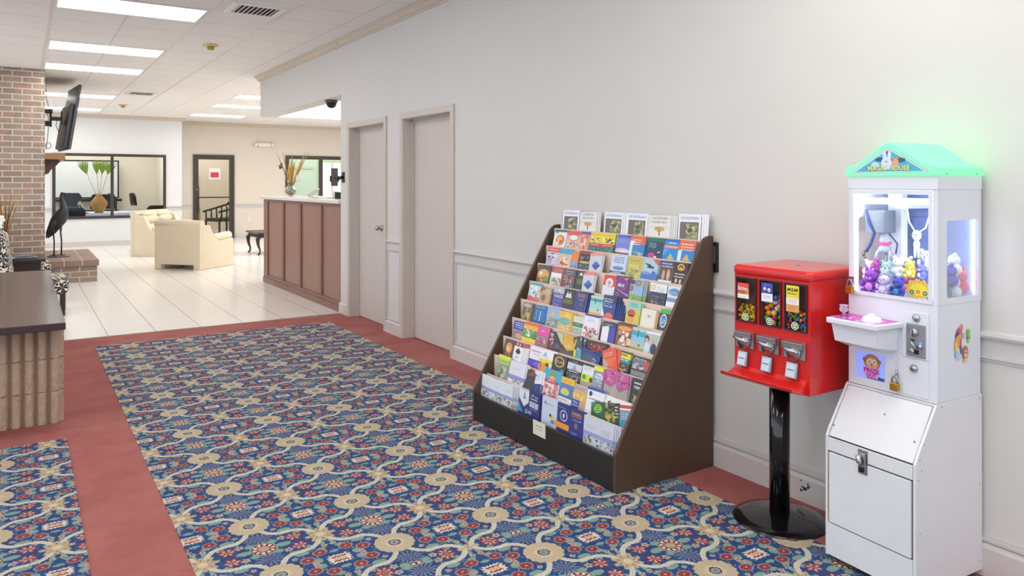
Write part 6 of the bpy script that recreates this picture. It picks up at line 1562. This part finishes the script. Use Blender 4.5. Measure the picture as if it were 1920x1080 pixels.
toys = [('plush_bear', 'f4f0f2', 'f8dce0', (.20, 0.318, B_ + .055), 1.15, .3, 'white plush bear under the claw, near the left glass', 1),
 ('plush_toy', '8c2cb4', 'd88ce8', (.165, 0.290, B_ + .002), 1.5, .2, 'bright purple plush toy at the lower left front of the claw machine', 3),
 ('plush_toy', 'c83ca0', 'f0a8d8', (.185, 0.283, B_ + .075), .9, -.3, 'magenta plush toy lying on top of the purple one', 3),
 ('plush_rabbit', 'd8c8f4', 'f4ecfc', (.165, 0.233, B_ + .002), 1.25, .1, 'pale lilac plush rabbit in the middle front of the claw machine', 2),
 ('plush_bear', 'a8dccc', 'e8f8f0', (.20, 0.250, B_ + .070), .95, .4, 'mint green plush bear on the heap left of the column', 1),
 ('plush_dog', 'fafafa', 'dfe4f0', (.22, 0.213, B_ + .072), 1.2, -.2, 'white spotted plush dog in front of the white column', 1),
 ('plush_toy', '3c3cb4', '2c9cb4', (.158, 0.170, B_ + .002), 1.2, .0, 'blue and violet plush toy left of the yellow sun card', 1),
 ('plush_toy', 'f0e23c', 'f8f4a8', (.18, 0.138, B_ + .080), .95, .2, 'lemon yellow plush toy lying above the sun card', 1),
 ('plush_bear', 'fbfbfd', 'c8ccf0', (.235, 0.108, B_ + .105), 1.25, .3, 'big white plush bear at the top of the heap on the right', 1),
 ('plush_toy', '6c78d8', 'fafafa', (.20, 0.103, B_ + .075), .9, -.4, 'periwinkle blue plush toy on the right part of the heap', 2),
 ('plush_toy', 'f4b8c4', 'fbe8ec', (.20, 0.040, B_ + .045), 1.2, -.9, 'pale pink plush toy against the near side glass', 1),
 ('plush_toy', '2c6c74', '54c4cc', (.24, 0.042, B_ + .005), 1.35, -1.3, 'teal plush toy low in the near side window', 1),
 ('plush_toy', '4c48b8', 'f0f0fa', (.275, 0.038, B_ + .050), 1.3, -1.2, 'indigo and white plush toy in the middle of the near side window', 1),
 ('plush_toy', 'e4e8f0', 'c8d0dc', (.30, 0.040, B_ + .005), 1.3, -1.4, 'light grey plush toy low in the near side window, right of the teal one', 1),
 ('plush_toy', 'e85c78', 'f8b8c8', (.345, 0.040, B_ + .020), 1.4, -1.5, 'coral red plush toy in the far corner of the near side window', 3),
 ('plush_bear', 'f8f8fb', 'dcdce8', (.315, 0.048, B_ + .090), 1.25, -1.2, 'white plush with dark flecks on top in the near side window', 1),
 ('plush_rabbit', 'f4f4fa', 'e0d4ec', (.31, 0.300, B_ + .03), 1.5, .2, 'white plush rabbit at the back left of the claw machine', 2),
 ('plush_bear', 'f6f2ec', 'f4d8c8', (.30, 0.230, B_ + .055), 1.4, 0, 'cream plush bear at the back beside the column', 1),
 ('plush_toy', 'd86ca8', 'f4c8e0', (.245, 0.158, B_ + .02), 1.5, 0, 'rose plush toy buried behind the sun card', 1)]
for kind, c1, c2, loc, s, rz, lb, ea in toys: plush(kind, c1, c2, loc, s, rz, lb, ea)
# white figure hanging by two cords in front of the slate blue bracket
p = thing('hanging_plush', 'small white plush figure hanging on two white cords at the right', 'toy', MW(.205, .128, .60), RZ)
WPL = mat('white_plush', 'f6f7fb', .9, var=.02)
obj('plush_body', MB().ball((0, 0, .0), (.015, .017, .020), 12, 8).ball((0, 0, -.034), (.011, .012, .018), 10, 7).tube([(0, .006, -.045), (0, .007, -.085)], [.005, .004], 8).tube([(0, -.006, -.045), (0, -.007, -.085)], [.005, .004], 8), WPL, p)
obj('cord', MB().tube([(0, .008, .015), (0, .030, .05), (0, .038, .10)], .0028, 6), WPL, p); obj('cord', MB().tube([(0, -.008, .012), (0, -.035, .03), (0, -.055, .095)], .0028, 6), WPL, p)
obj('face', MB().ball((-.014, .006, .003), .0025, 6, 4).ball((-.014, -.006, .003), .0025, 6, 4).ball((-.016, 0, -.005), .002, 6, 4), BLACK, p)
